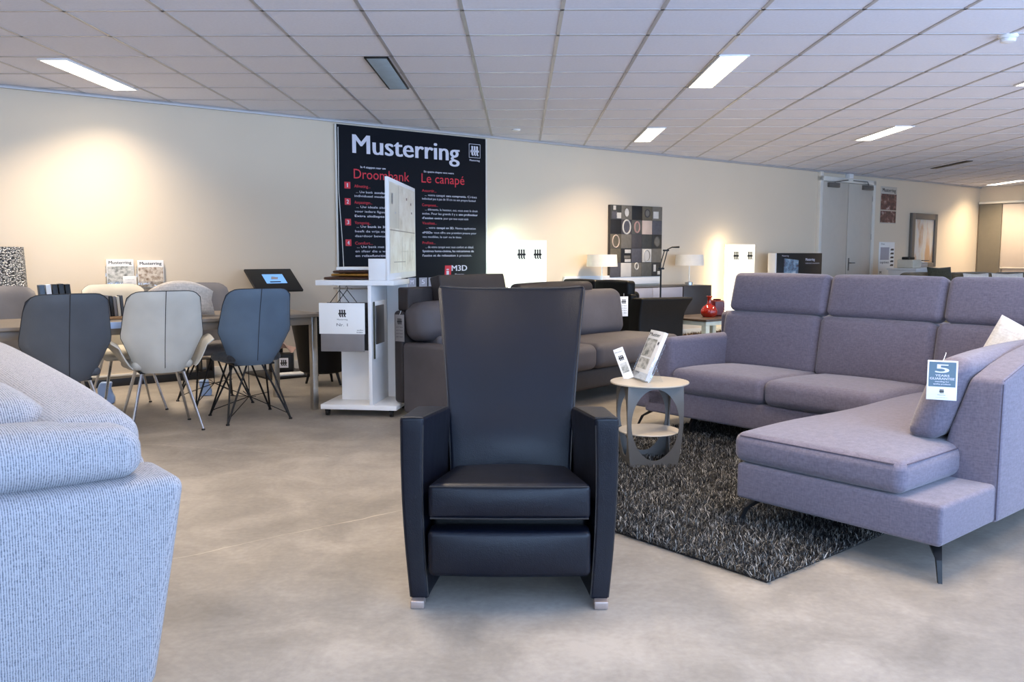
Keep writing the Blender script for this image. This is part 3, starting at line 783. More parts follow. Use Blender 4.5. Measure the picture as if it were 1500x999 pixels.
def brochure_stand():
    # bottom edge runs towards the camera; leans back to the side
    O = Vector((.70, 5.0, .494)); ex = Vector((.25, -.97, 0)).normalized(); back = Vector((.97, .25, 0)); tilt = R(23)
    up = (Vector((0, 0, 1)) * math.cos(tilt) + back * math.sin(tilt)); nrm = ex.cross(up)
    rot = Matrix((ex, -nrm, up)).transposed()     # local x=ex, y=into the stand, z=up
    t = thing('brochure_stand', 'clear tilted brochure stand on the grey side table', 'brochure stand', O); t.rotation_euler = rot.to_euler()
    a = MB(); W = .215
    a.box((-W / 2, .012, 0), (W / 2, .015, .24), r=.0008); a.box((-W / 2, -.022, 0), (W / 2, -.019, .045), r=.0008); a.box((-W / 2, -.022, -.0), (W / 2, .015, .003), r=.0008)
    a.build('holder', 'acryl', t)
    for sx in (-W / 2 - .002, W / 2): MB().box((sx, -.022, 0), (sx + .002, .015, .15), r=.0008).build('side_plate', 'acryl', t)
    f = MB(); c = rot.inverted() @ Vector((0, 0, -1))
    f.box((-W / 2, .012, .0), (W / 2, .016, .11), r=.0008, rot=Matrix.Rotation(R(48), 3, 'X'), piv=(0, .014, .10)); f.build('easel_foot', 'acryl', t)
    b = thing('brochure', 'white furniture brochure with grey room photographs, in the tilted stand', 'brochure', O + rot @ Vector((0, -.004, .006))); b.rotation_euler = rot.to_euler()
    pg = MB().box((-.100, -.012, 0), (.100, .010, .297), r=.001); pg.build('pages', 'paper', b)
    pr = MB(); pr.quad((-.092, -.0128, .135), (.05, -.0128, .135), (.05, -.0128, .245), (-.092, -.0128, .245)); pr.quad((-.092, -.0128, .06), (.05, -.0128, .06), (.05, -.0128, .125), (-.092, -.0128, .125))
    pr.build('cover_picture', 'grayphoto', b, smooth=False)
    l = MB(); text(l, 'Muster', -.09, .262, .022, .15, -.013, 0, True); logo(l, .075, .225, .02, -.013); text(l, 'Living', -.08, .03, .012, .06, -.013)
    l.build('lettering', 'ink', b, smooth=False)
    O2 = Vector((.64, 5.06, .494)); b2 = thing('leaflet', 'small white leaflet leaning behind the tilted brochure stand', 'leaflet', O2)
    b2.rotation_euler = (R(-8), R(-22), R(-12))
    MB().box((-.03, 0, 0), (.03, .004, .19), r=.0006).build('pages', 'paper', b2)
    l = MB(); text(l, 'Muster', -.025, .165, .008, .045, -.0008); logo(l, 0, .13, .03, -.0008); l.quad((-.02, -.0008, .04), (.02, -.0008, .04), (.02, -.0008, .10), (-.02, -.0008, .10), 1)
    l.build('print', ['ink', 'grayphoto'], b2, smooth=False)
brochure_stand()

# ------------------------------------------------------------------ pale ribbed sofa in the foreground
def ribbed_sofa():
    t = thing('fabric_sofa', 'pale blue-grey ribbed fabric sofa in front, seen from its arm end', 'sofa', (-.87, 2.2, 0), SROT)
    def fn(x, y, z):
        q = min(1, max(0, z / .67)); edge = -.10 * (1 - q) * max(0, (x + 1.0) / 1.0)
        return (x + edge, y + .05 * (1 - q) * (y < .13), z + .004 * math.sin(x * 9) * q)
    MB().box((-1.0, 0, .07), (.012, .265, .648), r=.042, m=5, n=(10, 4, 10), puff=(.006, .012, .006), fn=fn).build('armrest', 'rib', t)
    MB().box((-.95, .27, .09), (-.19, 2.3, .30), r=.03, m=2, n=3).build('base', 'rib', t)
    def bfn(x, y, z): return (x - .07 * max(0, (.66 - z)) / .6 * (x > -.1), y, z)
    MB().box((-.185, .27, .07), (-.005, 2.4, .665), r=.045, m=4, n=(3, 8, 5), fn=bfn).build('back_panel', 'rib', t)
    for y0, y1 in ((.275, 1.26), (1.265, 2.25)):
        MB().box((-.98, y0, .30), (-.33, y1, .46), r=.05, m=4, n=(5, 8, 3), puff=(.01, .0, .02)).build('seat_cushion', 'rib', t)
    # cushion lying over the arm, front
    def cf(x, y, z): return (x, y + .02 * (z - .67), z + .010 * math.sin((x + .9) * 4) + .035 * min(0, x + .3) * -.35)
    MB().box((-.92, .055, .646), (-.085, .30, .775), r=.05, m=5, n=(10, 4, 4), puff=(.012, .018, .016), fn=cf).build('arm_cushion', 'rib', t)
    def df(x, y, z): return (x, y, z + .012 * math.sin(y * 3.2) - .10 * max(0, -.3 - x) )
    MB().box((-.62, .31, .47), (-.215, 1.26, .815), r=.10, m=5, n=(6, 10, 5), puff=(.03, .02, .03), fn=df).build('back_cushion', 'rib', t)
    MB().box((-.62, 1.27, .47), (-.215, 2.25, .835), r=.10, m=5, n=(6, 10, 5), puff=(.03, .02, .03), fn=df).build('back_cushion', 'rib', t)
    def ef(x, y, z): return (x - .02 * math.exp(-((y - .2) / .3) ** 2), y, z + .05 * min(1, max(0, (y - .1) / 1.8)))
    MB().box((-.27, .16, .655), (-.03, 2.4, .795), r=.075, m=5, n=(4, 12, 4), puff=(.02, .02, .015), fn=ef).build('top_bolster', 'rib', t)
    for x, y in ((-.9, .05), (-.17, .06), (-.9, 2.1), (-.17, 2.25)):
        MB().box((x, y, 0), (x + .05, y + .05, .09), r=.004).build('foot', 'blackmetal', t)
ribbed_sofa()

# ------------------------------------------------------------------ dining group
TN = Vector((-1.62, 6.79, 0))
def tl(x, y, z=0.): return TN + U * x - NV * y + Vector((0, 0, z))
def dining_table():
    t = thing('dining_table', 'long taupe dining table on flat steel legs beside the plain wall', 'table', TN, WROT)
    MB().box((-2.75, -.05, .735), (.06, .80, .76), r=.004, m=2).build('tabletop', 'tabletop', t)
    f = MB(); f.box((-2.65, -.02, .675), (.0, .02, .734), r=.003); f.box((-2.65, .73, .675), (.0, .77, .734), r=.003); f.box((-.03, .02, .675), (.0, .73, .734), r=.003); f.box((-2.65, .02, .675), (-2.62, .73, .734), r=.003)
    f.build('apron', 'tabletop', t)
    for x in (-.035, -2.66):
        for y in (-.03, .72): MB().box((x, y, 0), (x + .045, y + .06, .734), r=.004, m=2).build('leg', 'steel', t)
dining_table()

def chair(label, shell, loc, rz, base, seat=None, arms=False, group=None, seam='ink'):
    t = thing('dining_chair', label, 'chair', loc, rz, group)
    seat = seat or shell
    # local: sitter faces +y; back rises at -y
    def hw(v):
        a, b2 = .158 + .108 * v / .46, .266 - .034 * (v - .46) / .54
        k = min(1, max(0, (v - .40) / .12)); k = k * k * (3 - 2 * k); return a * (1 - k) + b2 * k
    def bf(u, v):
        k = 2 * u - 1
        kk = math.copysign(abs(k) ** .92, k)
        cr = (max(0, (abs(k) - .6) / .4) ** 2.6) * (.04 * max(0, (v - .8) / .2) - .035 * max(0, (.14 - v) / .14))
        x = kk * hw(v); z = .418 + .557 * v - cr + .006 * (1 - k * k) * v
        y = -.215 - .045 * v - .09 * v * v + .085 * k * k * (1.15 - .35 * v) + .015 * (1 - v) ** 4
        return (x, y, z)
    MB().shell(bf, 18, 18, .034).build('backrest', shell, t, angle=60)
    s = MB()
    s.tube([Vector(bf(.5, v / 16)) + Vector((0, -.018, 0)) for v in range(1, 17)], .0022, 5)
    rim = [bf(0, v / 16) for v in range(17)] + [bf(u / 16, 1) for u in range(1, 16)] + [bf(1, 1 - v / 16) for v in range(17)]
    s.tube([Vector(p) + Vector((0, -.005, 0)) for p in rim], .0028, 6)
    s.build('piping', seam, t)
    def sf(x, y, z): return (x * (1 - .12 * max(0, -y / .25)), y, z + .02 * max(0, -y / .22) ** 2 - .015 * max(0, y / .24) ** 3)
    MB().box((-.212, -.165, .430), (.212, .25, .492), r=.03, m=3, n=(6, 6, 2), puff=(.01, .01, .008), fn=sf).build('seat', seat, t)
    if arms:
        for sg in (-1, 1):
            def af(u, v, sg=sg):
                # flared padded wing, from seat edge up and out, along y
                y = -.22 + .36 * u; top = .635 + .02 * math.sin(u * 3)
                q = v; x = .20 + .115 * q ** .75 - .02 * (1 - u) * q; z = .455 + (top - .455) * q * (1 - .25 * max(0, u - .75) * 4 * q)
                if q > .8: x += (q - .8) * .18
                return (sg * x, y, z)
            MB().shell(af, 12, 10, .022).build('armrest', shell, t, angle=60)
    if base == 'steel':
        for sx in (-1, 1):
            for sy in (-1, 1):
                MB().tube([(sx * .13, sy * .12, .43), (sx * .235, sy * .225, .004)], [.012, .009], 8).build('leg', 'chrome', t)
                MB().lathe([(.013, 0), (.013, .008), (.009, .012)], (sx * .235, sy * .225, 0), 10).build('glide', 'black', t)
        MB().box((-.15, -.14, .412), (.15, .14, .428), r=.004).build('seat_plate', 'blackmetal', t)
    else:
        for sx in (-1, 1):
            for sy in (-1, 1):
                l = MB(); foot = (sx * .232, sy * .232, .006)
                l.tube([(sx * .05, sy * .14, .43), foot], .0075, 8); l.tube([(sx * .14, sy * .05, .43), foot], .0075, 8)
                l.build('leg', 'blackmetal', t)
                MB().lathe([(.014, 0), (.014, .008), (.009, .013)], foot[:2] + (0,), 10).build('glide', 'black', t)
        w = MB(); hub = (0, 0, .16)
        for sx in (-1, 1):
            for sy in (-1, 1): w.tube([hub, (sx * .216, sy * .216, .045)], .0035, 6)
        q = [(-.19, -.19, .16), (.19, -.19, .16), (.19, .19, .16), (-.19, .19, .16)]
        w.tube([hub, (0, 0, .43)], .0035, 6)
        for i in range(4):
            a, b2 = q[i], q[(i + 1) % 4]; w.tube([hub, ((a[0] + b2[0]) / 2 * .8, (a[1] + b2[1]) / 2 * .8, .18)], .003, 6)
        w.build('wire_brace', 'blackmetal', t)
        MB().box((-.15, -.15, .412), (.15, .15, .428), r=.004).build('seat_plate', 'blackmetal', t)
G = 'dining chairs around the long table'
chair('dark slate dining chair on steel legs, second back nearest the ribbed sofa', 'shell_dark', tl(-1.83, -.12), WROT, 'steel', group=G)
chair('pale grey dining armchair with flared arms and steel legs', 'shell_light', tl(-1.20, -.04), WROT - R(6), 'steel', arms=True, group=G)
chair('blue-grey dining chair on a black wire base at the table end', 'shell_blue', tl(-.55, -.02), WROT - R(4), 'wire', seat='seat_black', group=G)
chair('mid grey dining chair behind the table beside the beige pillow', 'shell_grey', tl(-.52, .82), WROT + R(180), 'wire', group=G)
chair('cream dining chair behind the table under the two small wall brochures', 'shell_cream', tl(-1.18, .92), WROT + R(180), 'steel', group=G)
chair('grey dining chair behind the table in front of the woven silver vase', 'shell_grey', tl(-1.98, .92), WROT + R(180), 'steel', group=G)
p = pillow('throw_pillow', 'beige throw pillow propped on the dining table behind the pale armchair', 'beige', tl(-.92, .32, .762), (R(-14), 0, WROT - R(10)), .48, .28, .15, sag=.34)

def swatch_rack(name, label, loc, rz, n, cols, w=.03, h=.16, d=.1):
    t = thing(name, label, 'sample rack', loc, rz)
    MB().box((-.01, -.05, 0), (n * w + .01, .05, .02), r=.004).build('tray', 'wood', t)
    rnd = random.Random(n)
    for k in range(n):
        hh = h * (.94 + .08 * rnd.random()); x = k * w
        b = MB().box((x, -.045, .020), (x + w * .8, .045, .02 + hh), r=.003, rot=Matrix.Rotation(R(-4), 3, 'Y'), piv=(x, 0, .02))
        s = b.build('sample_card', cols[k % len(cols)], t)
swatch_rack('sample_rack', 'row of grey and black sample cards in a wooden tray by the slate chair', tl(-1.46, .36, .76), WROT, 6, ['graypaint', 'shell_grey', 'black', 'shell_grey', 'shell_cream', 'shell_dark'], .024, .15)
swatch_rack('sample_rack', 'dark sample cards standing far back on the table behind the slate chair', tl(-1.79, .70, .76), WROT, 5, ['shell_blue', 'paper', 'black', 'black', 'blackmetal'], .042, .225)

b = MB(); b.box((-.07, -.058, .722), (.07, -.052, .766), r=.001, m=1)
tag(at(b.build('shelf_label', 'blueplastic'), TN + U * -1.46, WROT), 'pale blue label on the table edge between the slate and pale grey chairs', 'label')
def kiosk():
    t = thing('touch_kiosk', 'black tilted touch screen on a pedestal beside the plain wall', 'screen', (-2.52, 8.86, 0), WROT)
    tr = Matrix.Rotation(R(-58), 3, 'X')
    MB().box((-.25, -.19, .945), (.25, .19, .97), r=.006, m=2, rot=Matrix.Rotation(R(34), 3, 'X'), piv=(0, 0, .96)).build('screen_body', 'black', t)
    s = MB(); m = Matrix.Rotation(R(34), 3, 'X'); pv = Vector((0, 0, .96))
    q = [m @ (Vector(p) - pv) + pv for p in ((-.10, -.07, .971), (.12, -.07, .971), (.12, .09, .971), (-.10, .09, .971))]
    s.quad(*q); s.build('lit_display', 'screenlit', t, smooth=False)
    s = MB(); q = [m @ (Vector(p) - pv) + pv for p in ((-.03, .0, .9715), (.04, .0, .9715), (.055, .035, .9715), (-.01, .05, .9715))]; s.quad(*q); s.build('display_picture', 'greyfront', t, smooth=False)
    MB().box((-.06, -.05, .02), (.06, .05, .95), r=.008).build('pedestal', 'black', t)
    MB().box((-.26, -.46, 0), (.26, .2, .02), r=.006).build('base_plate', 'blackmetal', t)
    o = thing('logo_box', 'small black carton with a white emblem on the kiosk base', 'box', (-2.40, 8.70, .021), R(12))
    MB().box((-.10, -.02, 0), (.10, .14, .20), r=.004).build('carton', 'black', o)
    l = MB(); l.quad((-.04, -.0206, .06), (.05, -.0206, .06), (.05, -.0206, .16), (-.04, -.0206, .16), 0); logo(l, .005, .11, .06, -.0212, 1); l.build('emblem', ['lilac', 'ink'], o, smooth=False)
    o = MB().box((-.15, -.06, 0), (.13, .06, .028), r=.012, m=2).build('paper_pack', 'paper'); tag(at(o, (-2.30, 8.56, .0205), R(30)), 'flat white paper pack on the floor in front of the black carton', 'paper')
    b = MB(); rnd = random.Random(5); pts = [(.13 * (k / 10 - .5), .05 * math.sin(k * 1.7), .06 + .06 * math.sin(k * 2.3)) for k in range(11)]
    b.shell(lambda u, v: (.16 * (u - .5) + .02 * math.sin(9 * v), .10 * (v - .5), .05 * math.sin(6 * u + 4 * v) * math.cos(5 * v) + .05), 14, 10, .006)
    tag(at(b.build('crumpled_paper', 'pink'), (-2.38, 8.76, .228), R(20)), 'crumpled pinkish paper lying on the black carton', 'paper')
    c = MB()
    for k in range(4):
        c.tube([(-.30 + .6 * q / 18, .07 * math.sin(q * .9 + k * 1.6) + .03 * k, .010 + .045 * abs(math.sin(q * .5 + k))) for q in range(19)], .006, 6)
    tag(at(c.build('power_cable', 'black'), (-1.93, 8.95, 0), R(10)), 'tangle of black cables on the floor beside the kiosk', 'cable')
kiosk()
def tub():
    t = thing('tub_chair', 'black tub chair half hidden behind the white sample trolley', 'chair', (-1.86, 8.1, 0), R(30))
    def f(x, y, z): return (x, y, z)
    MB().lathe([(.17, .12), (.22, .14), (.25, .4), (.29, .62), (.30, .66), (.27, .665), (.24, .6), (.22, .45), (.0001, .43)], seg=36).build('shell', 'leather_far', t)
    MB().lathe([(.0001, .42), (.2, .42), (.22, .45), (.2, .49), (.0001, .5)], seg=32).build('seat', 'leather_far', t)
    for k in range(4):
        a = R(45 + 90 * k); MB().tube([(.14 * math.cos(a), .14 * math.sin(a), .13), (.18 * math.cos(a), .18 * math.sin(a), 0)], [.016, .011], 8).build('leg', 'blackmetal', t)
tub()
for i, (loc, lab, s) in enumerate(((tl(-1.25, 1.30), 'pale blue plastic bag on the floor beneath the cream chair', .9), (tl(-.47, 1.2), 'small pale blue plastic bag on the floor behind the wire chair legs', .7))):
    b = MB(); b.box((-.07 * s, -.05 * s, 0), (.07 * s, .05 * s, .20 * s), r=.02 * s, m=2, n=4, fn=lambda x, y, z: (x * (1 - .3 * z / .2) + .01 * math.sin(z * 40), y * (1 - .5 * z / .2), z))
    o = b.build('plastic_bag', 'blueplastic'); tag(at(o, loc, .3), lab, 'bag')

# ------------------------------------------------------------------ things on and by the plain wall
def wall_brochure(s, z0, label, mat, note=False):
    t = thing('wall_brochure', label, 'brochure', wp(s, .03, z0), WROT, 'furniture brochures on the plain wall')
    MB().box((0, -.008, 0), (.24, .008, .262), r=.0015).build('pages', 'paper', t)
    p = MB(); p.quad((.005, -.0086, .005), (.235, -.0086, .005), (.235, -.0086, .195), (.005, -.0086, .195)); p.build('cover_picture', mat, t, smooth=False)
    l = MB(); text(l, 'Musterring', .02, .218, .03, .2, -.0088, 0, True); l.build('lettering', 'ink', t, smooth=False)
    h = MB(); h.box((-.004, -.02, -.006), (.244, -.017, .06), r=.001); h.box((-.004, -.02, -.006), (.244, .03, -.002), r=.001); h.box((-.004, .027, -.006), (.244, .03, .2), r=.001)
    h.build('holder', 'acryl', t)
    if note:
        n = thing('price_note', 'small white note card clipped over the wall brochure', 'note', wp(s + .135, .052, z0 + .005), WROT)
        MB().box((0, -.002, 0), (.12, .002, .10), r=.0006).build('card', 'paper', n)
        l = MB(); text(l, 'collectie', .02, .06, .01, .08, -.0024); text(l, 'tafels', .03, .035, .01, .05, -.0024); l.build('lettering', 'greyfront', n, smooth=False)
wall_brochure(-4.965, .915, 'furniture brochure with grey room picture, on the plain wall behind the cream chair', 'grayphoto', True)
wall_brochure(-4.69, .905, 'furniture brochure with warm room picture, on the plain wall above the beige pillow', 'warmphoto')
t = thing('floor_vase', 'tall woven silver vase standing beside the plain wall', 'vase', wp(-5.84, .3))
MB().lathe([(.135, 0), (.19, .005), (.188, .3), (.182, .7), (.168, 1.1), (.160, 1.285), (.150, 1.285), (.155, 1.1), (.0001, 1.0)], seg=40).build('body', 'weave', t)

b = MB(); b.box((0, -.20, 0), (1.35, -.03, .075), r=.006, m=2); b.box((1.22, -.20, .075), (1.235, -.03, .2), r=.003); b.box((1.33, -.20, .075), (1.345, -.03, .2), r=.003); b.box((1.22, -.20, .19), (1.345, -.03, .2), r=.003)
tag(at(b.build('floor_plinth', 'black'), wp(-5.4, 0), WROT), 'low black plinth on the floor along the plain wall under the dining table', 'plinth')
def poster():
    t = thing('wall_poster', 'tall dark advertising poster with white and red lettering on the wall', 'poster', wp(-2.577, 0, 0), WROT)
    W = 2.012; z0, z1 = .45, 2.632
    MB().box((0, -.022, z0), (W, -.001, z1), r=.001).build('panel', 'poster', t)
    f = MB(); f.box((-.022, -.026, z0), (0, 0, z1), r=.002); f.box((W, -.026, z0), (W + .02, 0, z1), r=.002); f.build('frame', 'frame', t)
    y = -.0228; l = MB(); x0 = 2.577
    def T(b, x, z, cap, w, mat, bold=False): text(l, b, x + x0, z, cap, w, y, mat, bold)
    T('Musterring', -2.38, 2.337, .212, 1.42, 0, True)
    lx, lz = -.73, 2.475
    for a, b2, c, d in ((-.085, -.083, .085, -.078), (-.085, .078, .085, .083), (-.085, -.083, -.080, .083), (.080, -.083, .085, .083)):
        l.quad((lx + x0 + a, y, lz + b2), (lx + x0 + c, y, lz + b2), (lx + x0 + c, y, lz + d), (lx + x0 + a, y, lz + d), 0)
    logo(l, lx + x0, lz, .115, y, 0); T('Musterring', -.805, 2.352, .022, .15, 0, True)
    T('In 4 stappen naar uw', -2.29, 2.178, .024, .32, 0, True); T('Droombank', -2.375, 2.06, .11, .715, 1)
    T('En quatre étapes vers votre', -1.46, 2.178, .022, .42, 0, True); T('Le canapé', -1.495, 2.06, .11, .61, 1)
    for k, (z, h) in enumerate(((1.981, 'Afmeting...'), (1.803, 'Aanpassingen...'), (1.578, 'Vormgeving...'), (1.352, 'Comfort...'))):
        cx = -2.455 + x0
        l.quad((cx - .036, y, z - .036), (cx + .036, y, z - .036), (cx + .036, y, z + .036), (cx - .036, y, z + .036), 1)
        text(l, str(k + 1), cx - (.007 if k == 0 else .012), z - .022, .045, .013 if k == 0 else .024, y - .0006, 0, k > 0)
        T(h, -2.372, z - .02, .034, .2 + .02 * (k % 2), 1)
    for z, segs in ((1.902, (('... Uw bank', -2.35, .21, 0), ('zonder compromis.', -2.12, .40, 1))), (1.858, (('individueel model, armen en', -2.37, .62, 0),)),
                    (1.738, (('... Uw ideale zitdiepte', -2.35, .48, 0), ('en elke', -1.85, .18, 1))), (1.688, (('voor iedere figuur. Voor', -2.37, .55, 0),)), (1.637, (('Extra zitdiepte zonder', -2.37, .58, 1),)),
                    (1.520, (('... Uw', -2.35, .12, 0), ('bank in 3D.', -2.21, .27, 1), ('Met onze', -1.92, .22, 0))), (1.468, (('heeft de vrije mogelijkheid', -2.37, .62, 0),)), (1.416, (('daardoor bewuster te', -2.37, .52, 0),)),
                    (1.295, (('... Uw bank met al het comfort', -2.35, .68, 0),)), (1.246, (('en sfeer die u wenst. Een', -2.37, .6, 0),)), (1.196, (('en relaxfunctie\'s', -2.37, .42, 1), ('naar keuze', -1.93, .24, 0))),
                    (1.906, (('... votre canapé', -1.45, .28, 0), ('sans compromis.', -1.15, .29, 1), ('Créez', -.84, .14, 0))), (1.862, (('individuel pas à pas de 10 cm ou son propre fauteuil', -1.49, .77, 0),)),
                    (1.738, (('... éléments, la hauteur, oui, vous avez le droit', -1.45, .76, 0),)), (1.690, (('assise. Pour les grands il y a', -1.49, .5, 0), ('une profondeur', -.97, .28, 1))), (1.638, (("d'assise extra", -1.49, .28, 1), ('pour que vous soyez assis', -1.19, .36, 0))),
                    (1.525, (('... votre', -1.44, .13, 0), ('canapé en 3D.', -1.29, .25, 1), ('Notre application', -1.02, .3, 0))), (1.468, (('«M3D»', -1.49, .14, 1), ('vous offre une première preuve pour', -1.33, .62, 0))), (1.418, (('vos modèles, le cuir ou le tissu.', -1.49, .56, 0),)),
                    (1.298, (('... de votre canapé avec tout confort en détail.', -1.45, .7, 0),)), (1.250, (('Systèmes home-cinéma, les mécanismes de', -1.49, .74, 1),)), (1.198, (("l'assise et de relaxation", -1.49, .47, 1), ('à pression.', -1.0, .22, 0)))):
        for b2, x, w, bd in segs: T(b2, x, z, .026, w, 0, bool(bd))
    for z, h, w in ((1.953, 'Assortir...', .2), (1.786, 'Composez...', .22), (1.575, 'Visualisez...', .2), (1.345, 'Profitez...', .18)): T(h, -1.49, z, .032, w, 1)
    # product mark near the foot of the poster
    l.quad((-1.185 + x0, y, .945), (-1.092 + x0, y, .945), (-1.082 + x0, y, 1.09), (-1.175 + x0, y, 1.09), 1); text(l, 'i', -1.155 + x0, .97, .09, .035, y - .0006, 0, True)
    T('M3D', -1.078, 1.025, .07, .225, 0, True); T('Musterring', -1.03, .975, .018, .13, 0)
    for x in (-1.695, -1.541, -1.412):
        l.quad((x + x0, y, .838), (x + x0 + .11, y, .838), (x + x0 + .11, y, .95), (x + x0, y, .95), 2); text(l, '5' if x > -1.6 else 'M', x + x0 + .035, .875, .055, .04, y - .0006, 0, True)
    l.build('lettering', ['lilac', 'red', 'greyfront'], t, smooth=False)
    c = MB(); c.tube([(.005, -.03, 2.6), (.0, -.03, 1.9), (.03, -.03, 1.4), (.045, -.03, 1.0)], .004, 6)
    o = c.build('white_cable', 'paper'); tag(at(o, wp(-2.565, 0), WROT), 'thin white cable hanging down the edge of the dark poster', 'cable')
poster()

# ------------------------------------------------------------------ white sample trolley
TR = R(-7); TO = Vector((-1.522, 6.475, 0))
def trl(x, y, z=0.): return TO + Matrix.Rotation(TR, 3, 'Z') @ Vector((x, y, z))
def trolley():
    t = thing('sample_trolley', 'white display trolley on castors hung with fabric samples', 'trolley', TO, TR)
    MB().box((.01, 0, .055), (.60, .46, .092), r=.003).build('base_shelf', 'white', t)
    MB().box((-.008, -.005, .992), (.595, .46, 1.03), r=.003).build('top_shelf', 'white', t)
    MB().box((.392, .0, .092), (.418, .45, .992), r=.002).build('divider', 'white', t)
    MB().box((.10, .24, .092), (.391, .26, .992), r=.002).build('back_panel', 'white', t)
    MB().box((.419, .43, .092), (.585, .45, .992), r=.002).build('back_panel', 'white', t)
    s = MB()
    for x, y, z in ((.135, .239, .955), (.55, .429, .955)): s.lathe([(.0001, .004), (.006, .004), (.006, 0)], (x, y, z), 10)
    s.build('screw_cap', 'ink', t)
    for x, y in ((.05, .05), (.55, .05), (.05, .41), (.55, .41)):
        c = MB(); c.tube([(x - .012, y, .027), (x + .012, y, .027)], .027, 14); c.box((x - .02, y - .015, .034), (x + .02, y + .015, .056), r=.004); c.build('castor', 'black', t)
    # header board running back along the side of the top
    hb = MB().box((.535, .0, 1.031), (.557, 1.2, 1.79), r=.002, rot=Matrix.Rotation(R(4.4), 3, 'Z'), piv=(.546, 0, 0)).build('header_board', 'white', t)
    p = MB(); m = Matrix.Rotation(R(4.4), 3, 'Z'); pv = Vector((.546, 0, 0))
    q = [m @ (Vector(c) - pv) + pv for c in ((.5578, .05, 1.08), (.5578, 1.17, 1.08), (.5578, 1.17, 1.76), (.5578, .05, 1.76))]; p.quad(*q)
    def onb(y0, y1, z0, z1, mt):
        p.quad(*[m @ (Vector(c) - pv) + pv for c in ((.5584, y0, z0), (.5584, y1, z0), (.5584, y1, z1), (.5584, y0, z1))], mat=mt)
    onb(.06, .42, 1.42, 1.75, 1); onb(.12, .19, 1.60, 1.68, 2); onb(.26, .30, 1.53, 1.545, 2); onb(.06, 1.16, 1.40, 1.408, 3); onb(.42, .43, 1.42, 1.75, 3)
    for k in range(5): onb(.06 + .09 * k, .068 + .09 * k, 1.10, 1.30 - .03 * (k % 2), 1); onb(.55 + .12 * k, .558 + .12 * k, 1.10 + .02 * k, 1.36 - .05 * (k % 3), 3)
    onb(.75, .80, 1.66, 1.68, 4); onb(.95, 1.0, 1.63, 1.65, 4); onb(.98, 1.03, 1.56, 1.575, 4); onb(.5, 1.1, 1.24, 1.25, 1); onb(.2, .7, 1.16, 1.166, 3)
    p.build('printed_picture', ['sketch', 'shell_cream', 'greyfront', 'tabletop', 'redphoto'], hb, smooth=False)
    MB().box((.40, .005, 1.031), (.534, .022, 1.19), r=.002).build('front_board', 'white', t)
    MB().box((.395, .06, 1.031), (.535, .44, 1.045), r=.002).build('tray_floor', 'white', t)
    MB().tube([(.1, .09, .965), (.392, .09, .965)], .006, 8).build('hanging_rail', 'chrome', t)
trolley()
def hanger(label, x, dy, front):
    t = thing('fabric_hanger', label, 'fabric sample', trl(x, .09 + dy, 0), TR, 'fabric samples hanging in the trolley')
    h = MB(); h.tube([(0, 0, .955), (.005, 0, .975), (-.003, 0, .985), (-.012, 0, .975)], .0022, 6); h.tube([(0, 0, .957), (-.075, 0, .862)], .003, 6); h.tube([(0, 0, .957), (.075, 0, .862)], .003, 6)
    h.build('wire_hook', 'blackmetal', t)
    if front:
        MB().box((-.16, -.006, .632), (.19, .006, .862), r=.001).build('header_card', 'paper', t)
        l = MB(); logo(l, .02, .785, .055, -.0066); text(l, 'Musterring', -.02, .735, .011, .08, -.0066); text(l, 'Nr. 1', -.025, .69, .022, .085, -.0066); text(l, 'stoffen', .13, .656, .010, .05, -.0066); text(l, 'leder', .13, .641, .010, .05, -.0066, 0, True)
        l.build('lettering', 'ink', t, smooth=False)
        MB().box((-.15, -.004, .50), (.185, .012, .632), r=.003, n=3, fn=lambda a, b, c: (a, b + .004 * math.sin(a * 60), c)).build('fabric', 'shell_grey', t)
    else:
        MB().box((-.16, -.003, .50), (.16, .003, .862), r=.001).build('fabric', 'seat_black', t)
hanger('white header card with emblem hanging on the trolley over grey fabric', .185, -.115, True)
hanger('dark fabric sample hanging behind the white header card', .215, -.03, False)
t = thing('glass_sample', 'green-edged white sample panel hanging beside the trolley divider', 'sample', trl(.424, .04, 0), TR)
MB().box((0, 0, .44), (.012, .26, .87), r=.002).build('panel', 'white', t)
MB().box((.0, -.010, .44), (.012, -.001, .87), r=.002).build('green_edge', 'green', t)
MB().box((.014, .0, .55), (.024, .2, .84), r=.002).build('swatch', 'graypaint', t)
def hides():
    rnd = random.Random(2)
    z = 1.033
    for name, mat, lab, sc, x in (('leather_hide', 'hide', 'lowest chestnut leather hide folded on the trolley top', 1., .2), ('leather_hide', 'gold', 'tan leather hide in the middle of the folded stack on the trolley', .82, .225), ('leather_hide', 'hide', 'uppermost brown leather hide folded on the trolley', .72, .215)):
        ph = rnd.random() * 6
        def f(px, py, pz, ph=ph, z=z): return (px, py, pz + .004 * math.sin(px * 28 + ph) * (pz > z + .01))
        b = MB().box((-.18 * sc, -.11 * sc, 0), (.18 * sc, .11 * sc, .019), r=.009, m=3, n=(10, 5, 1), puff=(.02, .02, .002))
        o = b.build(name, mat); tag(at(o, trl(x, .2, z), TR + rnd.uniform(-.1, .1)), lab, 'leather', 'folded hides on the trolley'); z += .024
    b = MB().box((-.14, -.09, 0), (.14, .09, .022), r=.002); tag(at(b.build('paper_stack', 'paper'), trl(.255, .205, z), TR), 'white sheet stack lying on the folded leather hides', 'paper')
hides()

